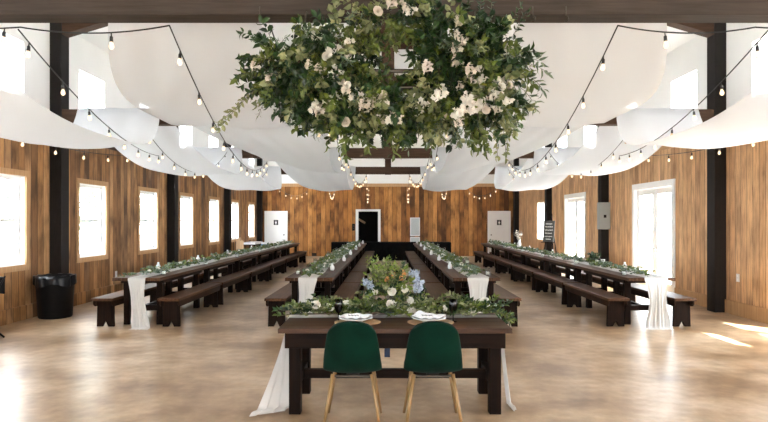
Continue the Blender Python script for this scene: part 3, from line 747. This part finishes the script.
# ------------------------------------------------------------------ green chairs
def make_chair():
    r = thing('green_velvet_chair')
    # side profile (y forward = away from camera, z) from seat front to top of back
    prof = [(0.24, 0.435), (0.225, 0.462), (0.12, 0.468), (0.0, 0.455), (-0.10, 0.448), (-0.165, 0.465), (-0.205, 0.52), (-0.225, 0.60), (-0.24, 0.69), (-0.255, 0.785), (-0.265, 0.845), (-0.268, 0.873)]
    wid = [0.36, 0.41, 0.45, 0.47, 0.485, 0.492, 0.49, 0.47, 0.44, 0.405, 0.365, 0.29]
    dish = [0.0, 0.0, 0.02, 0.035, 0.05, 0.06, 0.065, 0.06, 0.05, 0.04, 0.03, 0.015]
    nv = len(prof) - 1; nu = 10
    def fn(u, v):
        j = int(round(v * nv)); a = (u - 0.5) * 2
        y, z = prof[j]; w = wid[j] / 2; d = dish[j] * a * a
        back = min(1, max(0, (j - 3) / 3))
        return (a * w * (1 - 0.06 * a * a * back), y + d * back * 1.1 - (0.05 * a * a if j < 2 else 0), z + d * (1 - back) * 0.8 - (0.035 * a * a if j >= nv - 1 else 0))
    s = MB().grid(fn, nu, nv).build('seat_shell', M['velvet'], r, True, solid=0.055, sub=2)
    s.modifiers['Solidify'].offset = 0.0
    # metal under-frame and legs
    u_ = MB().bar((-0.15, -0.12, 0.408), (0.15, -0.12, 0.408), 0.03, 0.014); u_.bar((-0.15, 0.14, 0.408), (0.15, 0.14, 0.408), 0.03, 0.014); u_.bar((0, -0.12, 0.41), (0, 0.14, 0.41), 0.10, 0.014)
    u_.build('under_frame', M['metal'], r)
    for sx in (-1, 1):
        for sy, fy in ((-1, -0.235), (1, 0.23)):
            p = (sx * 0.155, -0.13 if sy < 0 else 0.15, 0.425); q = (sx * 0.225, fy, 0.0)
            MB().tube([p, q], [0.017, 0.011], 12).build('leg', M['gold'], r, True)
    return r
ch = make_chair(); ch2 = copy_tree(ch)
ch.location = (-0.285, 4.93, 0); ch2.location = (0.362, 4.93, 0)
tag(ch, 'dark green velvet chair with golden legs at window-side half of head table', 'chair', 'green chairs at the head table')
tag(ch2, 'dark green velvet chair with golden legs at door-side half of head table', 'chair', 'green chairs at the head table')

# ------------------------------------------------------------------ white ceiling drapes
def drape(name, beam_x, mid_x, sag_z, sgn, seed, label):
    """beam_x: (outer, inner) at each beam; mid_x, sag_z: (outer, inner) in each bay; one cloth laid over four tie beams"""
    rr = random.Random(seed); ph = rr.uniform(0, 6); tr = TR[1:]
    rows = [(tr[0], beam_x[0], 3.69, 3.69, 1.0)]
    for i in range(3):
        a, b = tr[i] + 0.125, tr[i + 1] - 0.125
        for k in range(33):
            t = k / 32; q = abs(2 * t - 1); e = q ** 2.2
            bx = beam_x[i] if t < .5 else beam_x[i + 1]
            bx = tuple(mid_x[i][j] + (bx[j] - mid_x[i][j]) * e for j in (0, 1))
            rows.append((a + (b - a) * t, bx, *(sag_z[i][j] + (3.685 - sag_z[i][j]) * q ** 3.0 for j in (0, 1)), e))
        rows.append((tr[i + 1], beam_x[i + 1], 3.69, 3.69, 1.0))
    rows += [(tr[3] + 0.125, beam_x[3], 3.685, 3.685, 1.0), (tr[3] + 0.145, beam_x[3], 3.42, 3.42, 1.0)]
    n = len(rows) - 1; nu = 44
    def fn(u, v):
        y, (xo, xi), zo, zi, e = rows[int(round(v * n))]
        x = xo + (xi - xo) * u; z = zo + (zi - zo) * (3 * u * u - 2 * u ** 3)
        wd = abs(xo - xi)
        rip = 0.022 * e * math.sin(u * wd * 13 + ph + y * 0.4) + 0.014 * math.sin(u * wd * 5.5 + ph * 2 - y * 0.8)
        free = 1 - e ** 3
        zz = z + rip * (0.3 + free) + 0.05 * free * (2 * u - 1) ** 2
        if e > 0.93: zz = max(zz, z)
        return (sgn * x, y + 0.01 * math.sin(u * 13 + ph), zz)
    o = MB().grid(fn, nu, n).build(name, M['sheer'], smooth=True)
    return tag(o, label, 'fabric drape', 'white ceiling drapes')
OB = [(5.6, 4.12), (5.6, 4.12), (5.6, 4.05), (5.6, 4.0)]; OM = [(5.2, 3.65)] * 3; OS = [(2.70, 2.72), (2.72, 2.75), (2.66, 2.66)]
IB = [(2.45, 1.2), (4.1, 1.2), (3.45, 1.2), (3.2, 1.2)]; IM = [(3.2, 1.2), (2.95, 1.2), (2.62, 1.2)]; IS = [(3.05, 3.02), (3.06, 2.74), (2.66, 2.64)]
drape('ceiling_drape', OB, OM, OS, -1, 1, 'white sheer drape swagged over the beams above the outer row by the windows')
drape('ceiling_drape', IB, IM, IS, -1, 2, 'white sheer drape swagged over the beams above inner row on window side')
drape('ceiling_drape', IB, IM, IS, 1, 3, 'white sheer drape swagged over the beams above inner row on door side')
drape('ceiling_drape', OB, OM, OS, 1, 4, 'white sheer drape swagged over the beams above outer row by the glass doors')

# ------------------------------------------------------------------ string lights
sock_me = proto_mesh(MB().lathe([(0.005, 0), (0.006, -0.03), (0.014, -0.036), (0.016, -0.078), (0.013, -0.080)], 10).build('socket', M['wire'], smooth=True))
bulb_me = proto_mesh(MB().lathe([(0.011, -0.080), (0.013, -0.09), (0.021, -0.108), (0.023, -0.122), (0.018, -0.138), (0.007, -0.147), (0.001, -0.148)], 12).build('bulb', M['bulb'], smooth=True))
def string_light(segs, label, spacing=0.62, off=0.3):
    """segs: list of (p, q, sag); one continuous cable"""
    p0 = Vector(segs[0][0]); r = thing('string_lights', p0, 0, label, 'string lights', 'strings of bulbs under the roof')
    path = []
    for p, q, sag in segs:
        p, q = Vector(p), Vector(q)
        for k in range(25):
            t = k / 24; path.append(p.lerp(q, t) - Vector((0, 0, 4 * sag * t * (1 - t))) - p0)
    MB().tube(path, 0.0065, 6).build('cable', M['wire'], r, True)
    acc = -off
    for a, b in zip(path, path[1:]):
        d = (b - a).length; 
        while d > 0 and acc + d >= 0:
            t = -acc / d if acc < 0 else 0
            pt = a.lerp(b, min(1, max(0, t)))
            s = bpy.data.objects.new('socket', sock_me); COL.objects.link(s); s.parent = r; s.location = pt; s.rotation_euler = (R.uniform(-.1, .1), R.uniform(-.1, .1), 0)
            q = bpy.data.objects.new('bulb', bulb_me); COL.objects.link(q); q.parent = s
            acc -= spacing
        acc += d
yb = YB - 0.06
for sx, wd in ((-1, 'window'), (1, 'door')):
    def P(x, y, z): return (sx * x, y, z)
    j = 0.0 if sx < 0 else 0.10
    y1 = 5.2 + 0.125
    string_light([(P(5.85, y1, 3.40), P(3.26, y1, 3.37), 0.05), (P(3.26, y1, 3.37), P(1.94 + j, y1, 3.385), 0.06), (P(1.94 + j, y1, 3.385), P(3.3, 16.58, 3.37), 0.72)],
                 'bulb string hooked along front beam then running back, %s side' % wd, 0.95, 0.55)
    string_light([(P(3.30 + j, y1 + 0.03, 3.36), P(5.5, 16.55, 3.72), 0.64)], 'bulb string slanting from front beam toward the wall, %s side' % wd, 0.95, 0.25)
    string_light([(P(5.72, y1, 3.45), P(5.72, 16.55, 3.68), 0.62)], 'bulb string sagging along the wall past the nearest post, %s side'.replace('nearest', 'first visible') % wd, 0.95, 0.3)
    string_light([(P(4.4, 10.82, 3.34), P(4.4, 16.58, 3.63), 0.72), (P(4.4, 16.58, 3.63), P(4.45, 22.33, 3.63), 0.66)], 'bulb string dipping under the outer drape past second beam, %s side' % wd, 0.66, 0.3)
    string_light([(P(5.5, 16.83, 3.6), P(4.6, 22.33, 3.6), 0.6), (P(4.6, 22.58, 3.55), P(3.5, yb, 3.40), 0.75)], 'bulb string from wall post to the back wall above the tables, %s side' % wd, 0.66, 0.3)
    string_light([(P(2.5, 16.83, 3.42), P(2.0, 22.33, 3.42), 0.5)], 'bulb string between third and fourth beams beside inner drape, %s side' % wd, 0.6, 0.3)
    string_light([(P(1.9, 22.58, 3.45), P(2.8, yb, 3.40), 0.72)], 'bulb string looping from fourth beam to back wall boards, %s side' % wd, 0.5, 0.3)
    string_light([(P(1.05, 5.33, 3.39), P(0.95, 10.82, 3.39), 0.40), (P(0.95, 10.82, 3.39), P(1.15, 16.58, 3.42), 0.45)], 'bulb string along the nave behind the flower chandelier, %s side' % wd, 1.25, 0.9)
    string_light([(P(1.15, 16.83, 3.39), P(0.8, 22.33, 3.39), 0.5), (P(0.8, 22.58, 3.39), P(0.9, yb, 3.40), 0.85)], 'bulb string along the nave above the centre aisle, %s side' % wd, 0.58, 0.3)

# hooks left on the front beam
for x, z, nm in ((1.22, 3.40, 'hook beside the flower chandelier'), (1.5, 3.40, 'hook farther out along the beam'), (-1.08, 3.40, 'hook on the window side of chandelier')):
    pts = [(x, 5.06, z + 0.06), (x, 5.06, z - 0.02)] + [(x + 0.02 * math.sin(t * PI / 5) , 5.06, z - 0.045 - 0.022 * math.cos(PI - t * PI / 5) - 0.0) for t in range(7)]
    o = MB().tube(pts, 0.005, 6).build('beam_hook', M['metal'], smooth=True); tag(o, 'small dark metal %s under front beam' % nm, 'hook', 'hooks on the front beam')

# ------------------------------------------------------------------ hanging flower chandelier
CY = 4.84
ch_ = thing('hanging_flower_chandelier', (0, CY, 2.86), 0, 'huge hanging cloud of greenery and white flowers under the front beam', 'flower chandelier'); ch_.scale = (0.92, 0.95, 0.94)
fr = MB()
fr.tube([(-1.0, 0, 0.0), (1.05, 0, 0.0)], 0.018, 8)
fr.tube([(-0.9, 0.0, -0.14), (0.95, 0.0, -0.14)], 0.014, 8)
for x in (-1.0, -0.5, 0, 0.55, 1.05): fr.bar((x, 0, -0.15), (x, 0, 0.02), 0.02, 0.02, (0, 1, 0))
fr.build('hanging_frame', M['metal'], ch_)
for x in (-0.75, 0.8):
    MB().tube([(x, 0, 0.0), (x, 0.10, 0.42), (x, 0.26, 0.60)], 0.006, 6).build('suspension_wire', M['metal'], ch_)
rr = random.Random(2024)
A, Bm, Cm, Dm, ST = MB(), MB(), MB(), MB(), MB()
def W(px, py): return Vector(((px - 388) / 124.0, 0, 1.65 + (221 - py) / 124.0 - 2.86))
LOBES = [  # centre (photo-scale metres), radii, sprigs, weights of (dark, mid, pale, fine)
 (W(284, 76), (0.33, 0.26, 0.17), 84, (0.55, 0.22, 0.13, 0.10)),
 (W(332, 72), (0.25, 0.28, 0.34), 92, (0.45, 0.25, 0.20, 0.10)),
 (W(345, 112), (0.28, 0.22, 0.12), 34, (0.25, 0.4, 0.25, 0.10)),
 (W(393, 14), (0.28, 0.14, 0.12), 26, (0.2, 0.35, 0.4, 0.05)),
 (W(392, 112), (0.28, 0.24, 0.12), 44, (0.5, 0.30, 0.15, 0.05)),
 (W(449, 62), (0.19, 0.26, 0.32), 68, (0.5, 0.28, 0.17, 0.05)),
 (W(483, 66), (0.30, 0.28, 0.32), 105, (0.55, 0.25, 0.10, 0.10)),
 (W(492, 100), (0.24, 0.22, 0.14), 46, (0.25, 0.25, 0.35, 0.15)),
 (W(455, 112), (0.30, 0.22, 0.12), 34, (0.25, 0.40, 0.25, 0.10)),
]
def clampy(v):
    return v
for c, rad, n, wt in LOBES:
    for _ in range(int(n * 1.75)):
        d = rnd_dir(rr); q = rr.random() ** 0.6
        p = Vector((c.x + d.x * rad[0] * q, d.y * rad[1] * q * 0.8 - 0.02, c.z + d.z * rad[2] * q))
        out = Vector((d.x * 0.9 + rr.uniform(-.5, .5), d.y * 0.9 + rr.uniform(-.5, .3), d.z * 0.7 + rr.uniform(-.6, .35)))
        ym = 0.17 if p.z > 0.30 else 0.34
        p.y = min(p.y, ym - 0.03)
        k = rr.choices((0, 1, 2, 3), wt)[0]
        if k == 0: sprig(A, ST, p, out, rr.uniform(.16, .30), 8, 0.085, 0.046, rr, 1.6, ymax=ym)
        elif k == 1: sprig(Bm, ST, p, out, rr.uniform(.18, .34), 9, 0.082, 0.040, rr, 2.2, ymax=ym)
        elif k == 2: sprig(Cm, ST, p, out, rr.uniform(.15, .28), 7, 0.078, 0.054, rr, 2.4, ymax=ym)
        else: sprig(Dm, ST, p, out, rr.uniform(.22, .36), 12, 0.06, 0.014, rr, 2.5, ymax=ym)
# long trailing pieces
def trail(mb, px, py, dx, dz, L, n, ls, lw, droop):
    p = W(px, py); sprig(mb, ST, (p.x, rr.uniform(-.12, .05), p.z), (dx, 0, dz), L, n, ls, lw, rr, droop, ymax=.3)
for _ in range(2): trail(Cm, 248, 88, -0.7, -0.5, 0.50, 13, 0.06, 0.036, 0.6)
trail(Dm, 270, 38, -0.5, 0.1, 0.2, 7, 0.08, 0.026, 1.2); trail(A, 256, 45, -0.4, 0.3, 0.2, 7, .07, .035, 3)
for px, py, L, mb in ((510, 112, .42, Cm), (518, 108, .40, Cm), (500, 118, .36, Cm), (475, 118, .26, Bm), (436, 118, .30, Bm), (425, 118, .26, Bm), (400, 118, .26, Bm), (388, 116, .28, Bm), (350, 118, .22, Bm), (356, 118, .20, Bm), (330, 116, .18, A), (318, 112, .16, Cm), (298, 108, .16, Cm), (276, 104, .14, A)):
    trail(mb, px, py, rr.uniform(-.3, .3), -1, L, 10, 0.062, 0.032, 3)
for px, py, dx, dz in ((528, 66, 1, .3), (528, 76, 1, 0), (522, 86, 1, -.2), (520, 60, 1, .4)): trail(Dm, px, py, dx, dz, 0.26, 9, 0.085, 0.022, 3.5)
for px, py, dx in ((516, 30, .3), (524, 34, .5), (500, 22, 0), (470, 22, .2), (488, 26, .1)): trail(A, px, py, dx, 1, .22, 9, .06, .022, .4)
for px, py, dx in ((335, 30, -.3), (350, 25, 0), (372, 14, .1), (412, 12, .2), (425, 14, .5)): trail(Cm, px, py, dx, 1, .16, 6, .07, .048, .5)
ST.build('stems', M['stem'], ch_)
A.build('dark_leaves', M['leaf_d'], ch_); Bm.build('green_leaves', M['leaf_m'], ch_); Cm.build('pale_leaves', M['leaf_p'], ch_); Dm.build('narrow_leaves', M['leaf_g'], ch_)
for k in range(92):
    c, rad, n, wt = rr.choices(LOBES, (6, 9, 8, 4, 5, 6, 6, 12, 9))[0]
    a_ = rr.uniform(0, 2 * PI); q = rr.random() ** .5
    p = Vector((c.x + math.cos(a_) * rad[0] * 1.05 * q, -0.20 - 0.12 * rr.random(), c.z + math.sin(a_) * rad[2] * 1.05 * q - 0.03))
    t = rr.random(); nm, me = ('white_rose', ROSE) if t < .10 else ('cream_rose', CREAM) if t < .18 else ('white_spray', SPRAY) if t < .62 else ('cream_spray', SPRAYC)
    place(me, nm, ch_, p, rr, rr.uniform(.6, .95) if t < .18 else rr.uniform(.6, 1.05), (rr.uniform(-.5, .5), -1, rr.uniform(-.6, .4)))

# ------------------------------------------------------------------ along the walls
# waste bin by the first post
t = thing('waste_bin', (-5.71, 10.30, 0), 0, 'tall black waste bin with black liner beside the wall post under windows', 'bin')
MB().lathe([(0.25, 0), (0.265, 0.02), (0.30, 0.66), (0.315, 0.68), (0.315, 0.71), (0.285, 0.71), (0.285, 0.66), (0.25, 0.03), (0.001, 0.02)], 28).build('bin_body', M['black'], t, True)
def fn(u, v):
    a_ = 2 * PI * u; r_ = 0.322 + 0.012 * math.sin(a_ * 9) + 0.008 * math.sin(a_ * 17 + 1)
    pr = [(r_ + 0.008 * math.sin(a_ * 5), 0.56 + 0.03 * math.sin(a_ * 4)), (r_, 0.66), (r_ - 0.002, 0.722 + 0.008 * math.sin(a_ * 11)), (0.278, 0.724), (0.268, 0.60)]
    q = pr[int(round(v * 4))]; return (q[0] * math.cos(a_), q[0] * math.sin(a_), q[1])
MB().grid(fn, 72, 4).build('bin_liner', M['bag'], t, True)
# folding chair cut by the picture edge
t = thing('folding_chair', (-5.98 + .02, 9.18, 0), 0.5, 'dark folding chair against the windowed wall beside the waste bin', 'chair')
MB().box(-0.2, 0.2, -0.2, 0.2, 0.43, 0.46).build('seat', M['black'], t, bevel=0.01)
MB().box(-0.2, 0.2, 0.27, 0.295, 0.62, 0.86).build('backrest', M['black'], t, bevel=0.01)
for s in (-1, 1):
    MB().tube([(s * 0.21, -0.26, 0.01), (s * 0.21, 0.28, 0.87)], 0.013, 8).build('leg', M['black'], t, True)
    MB().tube([(s * 0.19, 0.28, 0.01), (s * 0.19, -0.18, 0.44)], 0.013, 8).build('leg', M['black'], t, True)
t.location = (-5.70, 8.28, 0); t.rotation_euler = (0, 0, -0.35)

# outlets, switches, vents, electrical box
for sx, y, z, nm in ((-1, 13.45, 0.46, 'white wall outlet on boards between windows above the outer bench'), (1, 10.45, 0.66, 'white wall outlet on pale boards beside the dark post')):
    o = thing('wall_outlet', (sx * XW, y, z), 0, nm, 'outlet')
    MB().box(*sorted((-sx * 0.012, 0)), -0.045, 0.045, -0.07, 0.07).build('cover_plate', M['ceramic'], o, bevel=0.003)
    for dz in (-0.03, 0.03): MB().box(*sorted((-sx * 0.0135, -sx * 0.0125)), -0.018, 0.018, dz - 0.016, dz + 0.016).build('receptacle', M['vinyl'], o)
o = thing('wall_switch_box', (-1.62, YB, 1.36), 0, 'black switch box on the back wall beside the dark doorway', 'switch box')
MB().box(-0.07, 0.07, -0.05, 0, -0.16, 0.16).build('switch_cover', M['black'], o, bevel=0.006)
for dz in (-.06, .06): MB().box(-0.02, 0.02, -0.062, -0.051, dz - .03, dz + .03).build('rocker', M['metal'], o)
def louvre(x0, x1, z0, z1, label):
    o = thing('wall_vent', ((x0 + x1) / 2, YB, (z0 + z1) / 2), 0, label, 'vent'); w, h = (x1 - x0) / 2, (z1 - z0) / 2; k = 0.045
    f = MB(); f.box(-w, w, -0.03, 0, h - k, h); f.box(-w, w, -0.03, 0, -h, -h + k); f.box(-w, -w + k, -0.03, 0, -h + k, h - k); f.box(w - k, w, -0.03, 0, -h + k, h - k)
    f.build('vent_frame', M['paint'], o)
    s = MB(); n = int((2 * h - 2 * k) / 0.035)
    for i in range(n):
        z = -h + k + 0.035 * (i + .5); s.bar((-w + k, -0.016, z), (w - k, -0.016, z), 0.006, 0.03, (0, 0.8, 1))
    s.build('vent_louvres', simple('louvre_paint', (0.62, 0.66, 0.66), 0.5, 0.03), o)
    MB().box(-w + k, w - k, -0.004, -0.001, -h + k, h - k).build('vent_backing', M['grey'], o)
louvre(1.04, 1.50, 0.94, 1.81, 'tall white louvred vent on the back wall above the black-draped table')
louvre(1.04, 1.50, 0.60, 0.90, 'short white louvred vent low on back wall behind black-draped table')
o = thing('wall_mounted_electrical_box', (5.935, 16.7 - 0.135, 0), 0, 'grey electrical panel box mounted on the post between the glass doors', 'electrical box')
MB().box(-0.165, 0.16, -0.13, -0.0005, 1.42, 2.16).build('box_body', M['grey'], o, bevel=0.01)
MB().box(-0.145, 0.14, -0.142, -0.131, 1.45, 2.13).build('box_door', M['grey'], o, bevel=0.004)
MB().box(-0.03, 0.04, -0.155, -0.143, 1.74, 1.82).build('latch', M['black'], o)

# black-draped table along the back
t = thing('draped_back_table', (0.13, 25.2, 0), 0, 'long table under a black cloth in front of the back wall', 'table')
MB().box(-2.44, 2.44, -0.36, 0.36, 0.72, 0.75).build('tabletop', M['table_x'], t)
def fn(u, v):
    per = 2 * (4.96 + 0.80); s = u * per; xx, yy = 0, 0
    if s < 4.96: xx, yy = -2.48 + s, -0.40; nx, ny = 0, -1
    elif s < 5.76: xx, yy = 2.48, -0.40 + (s - 4.96); nx, ny = 1, 0
    elif s < 10.72: xx, yy = 2.48 - (s - 5.76), 0.40; nx, ny = 0, 1
    else: xx, yy = -2.48, 0.40 - (s - 10.72); nx, ny = -1, 0
    k = 0.02 * math.sin(s * 28) * (1 - v)
    return (xx + nx * k, yy + ny * k, 0.01 + 0.755 * v)
m = MB().grid(fn, 460, 3); m.box(-2.48, 2.48, -0.40, 0.40, 0.762, 0.768); m.build('black_cloth', M['bcloth'], t)

# dark side table with white tray under the windows at the back
t = thing('side_table', (-5.62, 24.9, 0), 0, 'dark side table with a white tray top under the far windows', 'side table')
MB().box(-0.30, 0.30, -0.8, 0.8, 0.66, 0.70).build('tabletop', M['table'], t, bevel=0.004)
for sx in (-1, 1):
    for sy in (-1, 1): MB().box(sx * .25 - .03, sx * .25 + .03, sy * .72 - .03, sy * .72 + .03, 0, .66).build('leg', M['table_z'], t)
MB().box(-0.26, 0.26, -0.72, 0.72, 0.40, 0.43).build('lower_shelf', M['table'], t)
m = MB().box(-0.26, 0.26, -0.7, 0.7, 0.701, 0.715); m.box(-0.26, -0.24, -0.7, 0.7, 0.715, 0.78); m.box(.24, .26, -.7, .7, .715, .78); m.box(-.24, .24, -.7, -.68, .715, .78); m.box(-.24, .24, .68, .7, .715, .78)
m.build('white_tray', M['ceramic'], t)

# white and blue box on the outer table
t = thing('card_box', (-4.12, 20.1, TZ + 0.001), 0, 'white card box with a blue band on the outer table by the windows', 'box')
MB().box(-0.11, 0.11, -0.08, 0.08, 0, 0.17).build('box_body', M['ceramic'], t, bevel=0.004)
MB().box(-0.113, 0.113, -0.083, 0.083, 0.035, 0.105).build('blue_band', M['bluebox'], t)

# small wooden table easel with a bare board
t = thing('tabletop_easel', (-4.14, 16.75, TZ + 0.006), 0.3, 'small light wood easel standing on the outer table by the windows', 'easel')
for s in (-1, 1): MB().bar((s * 0.10, -0.06, 0), (s * 0.02, 0.03, 0.42), 0.022, 0.018, (0, 1, 0)).build('leg', M['lightwood'], t)
MB().bar((0, 0.14, 0), (0, 0.035, 0.40), 0.02, 0.016, (0, 1, 0)).build('rear_leg', M['lightwood'], t)
MB().bar((-0.11, -0.05, 0.10), (0.11, -0.05, 0.10), 0.03, 0.02).build('ledge', M['lightwood'], t)
MB().prism([(-0.105, 0.112), (0.105, 0.112), (0.105, 0.33), (-0.105, 0.33)], 'Y', -0.062, -0.052).build('board', M['lightwood'], t)

# standing easel with chalkboard beside the glass doors
t = thing('chalkboard_easel', (5.52, 20.5, 0), -1.0, 'dark standing easel with a chalkboard between the glass doors and far window', 'easel')
for s in (-1, 1): MB().bar((s * 0.26, -0.10, 0), (s * 0.05, 0.06, 1.90), 0.035, 0.03, (0, 1, 0)).build('leg', M['table_z'], t)
MB().bar((0, 0.45, 0), (0, 0.07, 1.80), 0.03, 0.03, (0, 1, 0)).build('rear_leg', M['table_z'], t)
MB().bar((-0.30, -0.065, 0.92), (0.30, -0.065, 0.92), 0.05, 0.025).build('ledge', M['table_x'], t)
cb = MB(); cb.add([(-0.24, -0.075, 0.94), (0.24, -0.075, 0.94), (0.24, -0.012, 1.66), (-0.24, -0.012, 1.66), (-0.24, -0.055, 0.94), (0.24, -0.055, 0.94), (0.24, 0.008, 1.66), (-0.24, 0.008, 1.66)], [(0, 1, 2, 3), (7, 6, 5, 4), (0, 4, 5, 1), (1, 5, 6, 2), (2, 6, 7, 3), (3, 7, 4, 0)])
cbo = cb.build('chalkboard', M['chalk'], t)
w = MB()
for k, (zz, a_) in enumerate(((1.55, .14), (1.45, .17), (1.34, .19), (1.23, .15), (1.12, .17), (1.03, .11))):
    w.tube([(-a_ + 2 * a_ * i / 30, -0.082 + (zz - 0.94) * 0.0875, zz + 0.018 * math.sin(i * 1.6) * math.cos(i * .45)) for i in range(31)], 0.007, 4)
w.build('chalk_writing', M['chalkline'], cbo)

# dried white plumes in a vase at far end of outer table by the doors
t = thing('plume_vase', (4.37, 20.0, TZ + 0.001), 0, 'vase of dried white plumes on the outer table by doors before the easel', 'vase')
MB().lathe([(0.05, 0), (0.07, 0.06), (0.06, 0.14), (0.035, 0.2), (0.04, 0.23), (0.03, 0.23), (0.001, 0.2)], 16).build('vase_body', M['ceramic'], t, True)
m = MB(); st = MB(); rr = random.Random(5)
for k in range(11):
    d = Vector((rr.uniform(-.45, .45), rr.uniform(-.3, .3), 1)).normalized(); sprig(m, st, (0, 0, 0.2), d, rr.uniform(.22, .38), 10, 0.055, 0.022, rr, 0.6)
st.build('stems', M['stem'], t); m.build('plumes', leafmat('dried_plume', (0.55, 0.48, 0.38), (0.80, 0.76, 0.70), .8, .3), t)
# dark trough of greenery and a white cup on the door-side table
t = thing('dark_trough', (4.365, 12.7, TZ + 0.001), 0, 'dark trough of leafy greens on outer table by doors near electrical box', 'planter')
m = MB().box(-0.055, 0.055, -0.235, 0.235, 0, 0.012); m.box(-.07, -.055, -.25, .25, 0, .09); m.box(.055, .07, -.25, .25, 0, .09); m.box(-.055, .055, -.25, -.235, 0, .09); m.box(-.055, .055, .235, .25, 0, .09)
m.build('trough', M['black'], t)
m = MB(); st = MB()
for k in range(40): sprig(m, st, (rr.uniform(-.04, .04), rr.uniform(-.2, .2), 0.07), (rr.uniform(-.6, .6), rr.uniform(-.6, .6), 1), rr.uniform(.08, .14), 5, 0.05, 0.022, rr, 1.5)
st.build('stems', M['stem'], t); m.build('foliage', M['leaf_d'], t)
o = MB().lathe([(0.03, 0), (0.042, 0.09), (0.045, 0.10), (0.041, 0.10), (0.028, 0.01), (0.001, 0.008)], 18).build('white_cup', M['ceramic'], smooth=True)
o.location = (4.37, 12.2, TZ + 0.001); tag(o, 'white cup beside the dark trough on outer table by the glass doors', 'cup')
# a board seen in the dark doorway
t = MB().bar((-1.42, YB + 0.75, 1.74), (-1.10, YB + 0.75, 1.55), 0.07, 0.10).build('wooden_board', M['lightwood']); tag(t, 'tilted light wooden board inside the dark doorway of the back wall', 'board')

# ------------------------------------------------------------------ trees outside the windows
def tree(x, y, h, seed, label):
    rr = random.Random(seed); t = thing('bare_tree', (x, y, -0.16), 0, label, 'tree', 'trees outside the windows')
    tr_ = MB(); tr_.tube([(0, 0, 0), (0.1, 0, h * .4), (0, .1, h)], [0.16, .11, .02], 8)
    for k in range(34):
        z = h * rr.uniform(.22, .95); a_ = rr.uniform(0, 6.28); L = (h - z) * .45 + .5
        tr_.tube([(0.05, 0, z), (math.cos(a_) * L * .6, math.sin(a_) * L * .6, z + L * .3), (math.cos(a_) * L, math.sin(a_) * L, z + L * .7)], [.035, .02, .006], 4)
    tr_.build('trunk', simple('grey_bark', (0.22, 0.20, 0.18), .9), t)
    m = MB()
    for k in range(900):
        z = h * rr.uniform(.25, 1.0); a_ = rr.uniform(0, 6.28); L = ((h - z) * .45 + .5) * rr.random() ** .5
        m.leaf((math.cos(a_) * L, math.sin(a_) * L, z + L * .5), rnd_dir(rr), rnd_dir(rr), .22, .13)
    m.build('foliage', M['leaf_g'], t)
for i, (x, y, h, nm) in enumerate(((-9.5, 19.5, 4.2, 'green leafy tree outside, seen through the second window beyond the bin'), (-13.5, 33, 6.0, 'tall leafy tree outside beyond the third window'), (-12.0, 17.0, 3.6, 'low leafy tree outside, seen low in the window before the bin'))):
    tree(x, y, h, i + 3, nm)

# ------------------------------------------------------------------ light
w = bpy.data.worlds.new('sky'); S.world = w; w.use_nodes = True
nt = w.node_tree; nt.nodes.clear(); out = nt.nodes.new('ShaderNodeOutputWorld'); bg = nt.nodes.new('ShaderNodeBackground')
bg.inputs[0].default_value = (0.90, 0.95, 1.0, 1); bg.inputs[1].default_value = 4.0; nt.links.new(bg.outputs[0], out.inputs[0])
sd = bpy.data.lights.new('sun', 'SUN'); sd.energy = 14; sd.angle = 0.01; sd.color = (1.0, 0.95, 0.87)
so = bpy.data.objects.new('sun', sd); COL.objects.link(so)
so.rotation_euler = Vector((-0.85, 1.0, -2.4)).normalized().to_track_quat('-Z', 'Y').to_euler()
def portal(loc, dirn, sx, sy):
    l = bpy.data.lights.new('portal', 'AREA'); l.shape = 'RECTANGLE'; l.size = sx; l.size_y = sy; l.cycles.is_portal = True
    o = bpy.data.objects.new('portal', l); COL.objects.link(o); o.location = loc
    o.rotation_euler = Vector(dirn).to_track_quat('-Z', 'Z').to_euler()
for p in left_low + cler: portal((-XW - .15, (p[0] + p[1]) / 2, (p[2] + p[3]) / 2), (1, 0, 0), p[1] - p[0], p[3] - p[2])
for p in right_low + cler_r: portal((XW + .15, (p[0] + p[1]) / 2, (p[2] + p[3]) / 2), (-1, 0, 0), p[1] - p[0], p[3] - p[2])
for p in fr_open + fr_up: portal(((p[0] + p[1]) / 2, YF - .15, (p[2] + p[3]) / 2), (0, 1, 0), p[1] - p[0], p[3] - p[2])

# ------------------------------------------------------------------ camera and view
cd = bpy.data.cameras.new('camera'); cam = bpy.data.objects.new('camera', cd); COL.objects.link(cam)
cam.location = (0, 0, 1.65); cam.rotation_euler = (PI / 2, 0, 0)
cd.sensor_fit = 'HORIZONTAL'; cd.sensor_width = 36; cd.lens = 600 * 36 / 768
cd.shift_x = -4 / 768; cd.shift_y = 10 / 768; cd.clip_start = 0.05; cd.clip_end = 300
S.camera = cam
vs = S.view_settings; vs.view_transform = 'Standard'; vs.look = 'None'; vs.gamma = 1; vs.use_curve_mapping = False; vs.exposure = 2.8
S.cycles.max_bounces = 10; S.cycles.diffuse_bounces = 6; S.cycles.transparent_max_bounces = 24; S.cycles.sample_clamp_indirect = 6
S.cycles.use_denoising = True; S.cycles.caustics_reflective = False; S.cycles.caustics_refractive = False
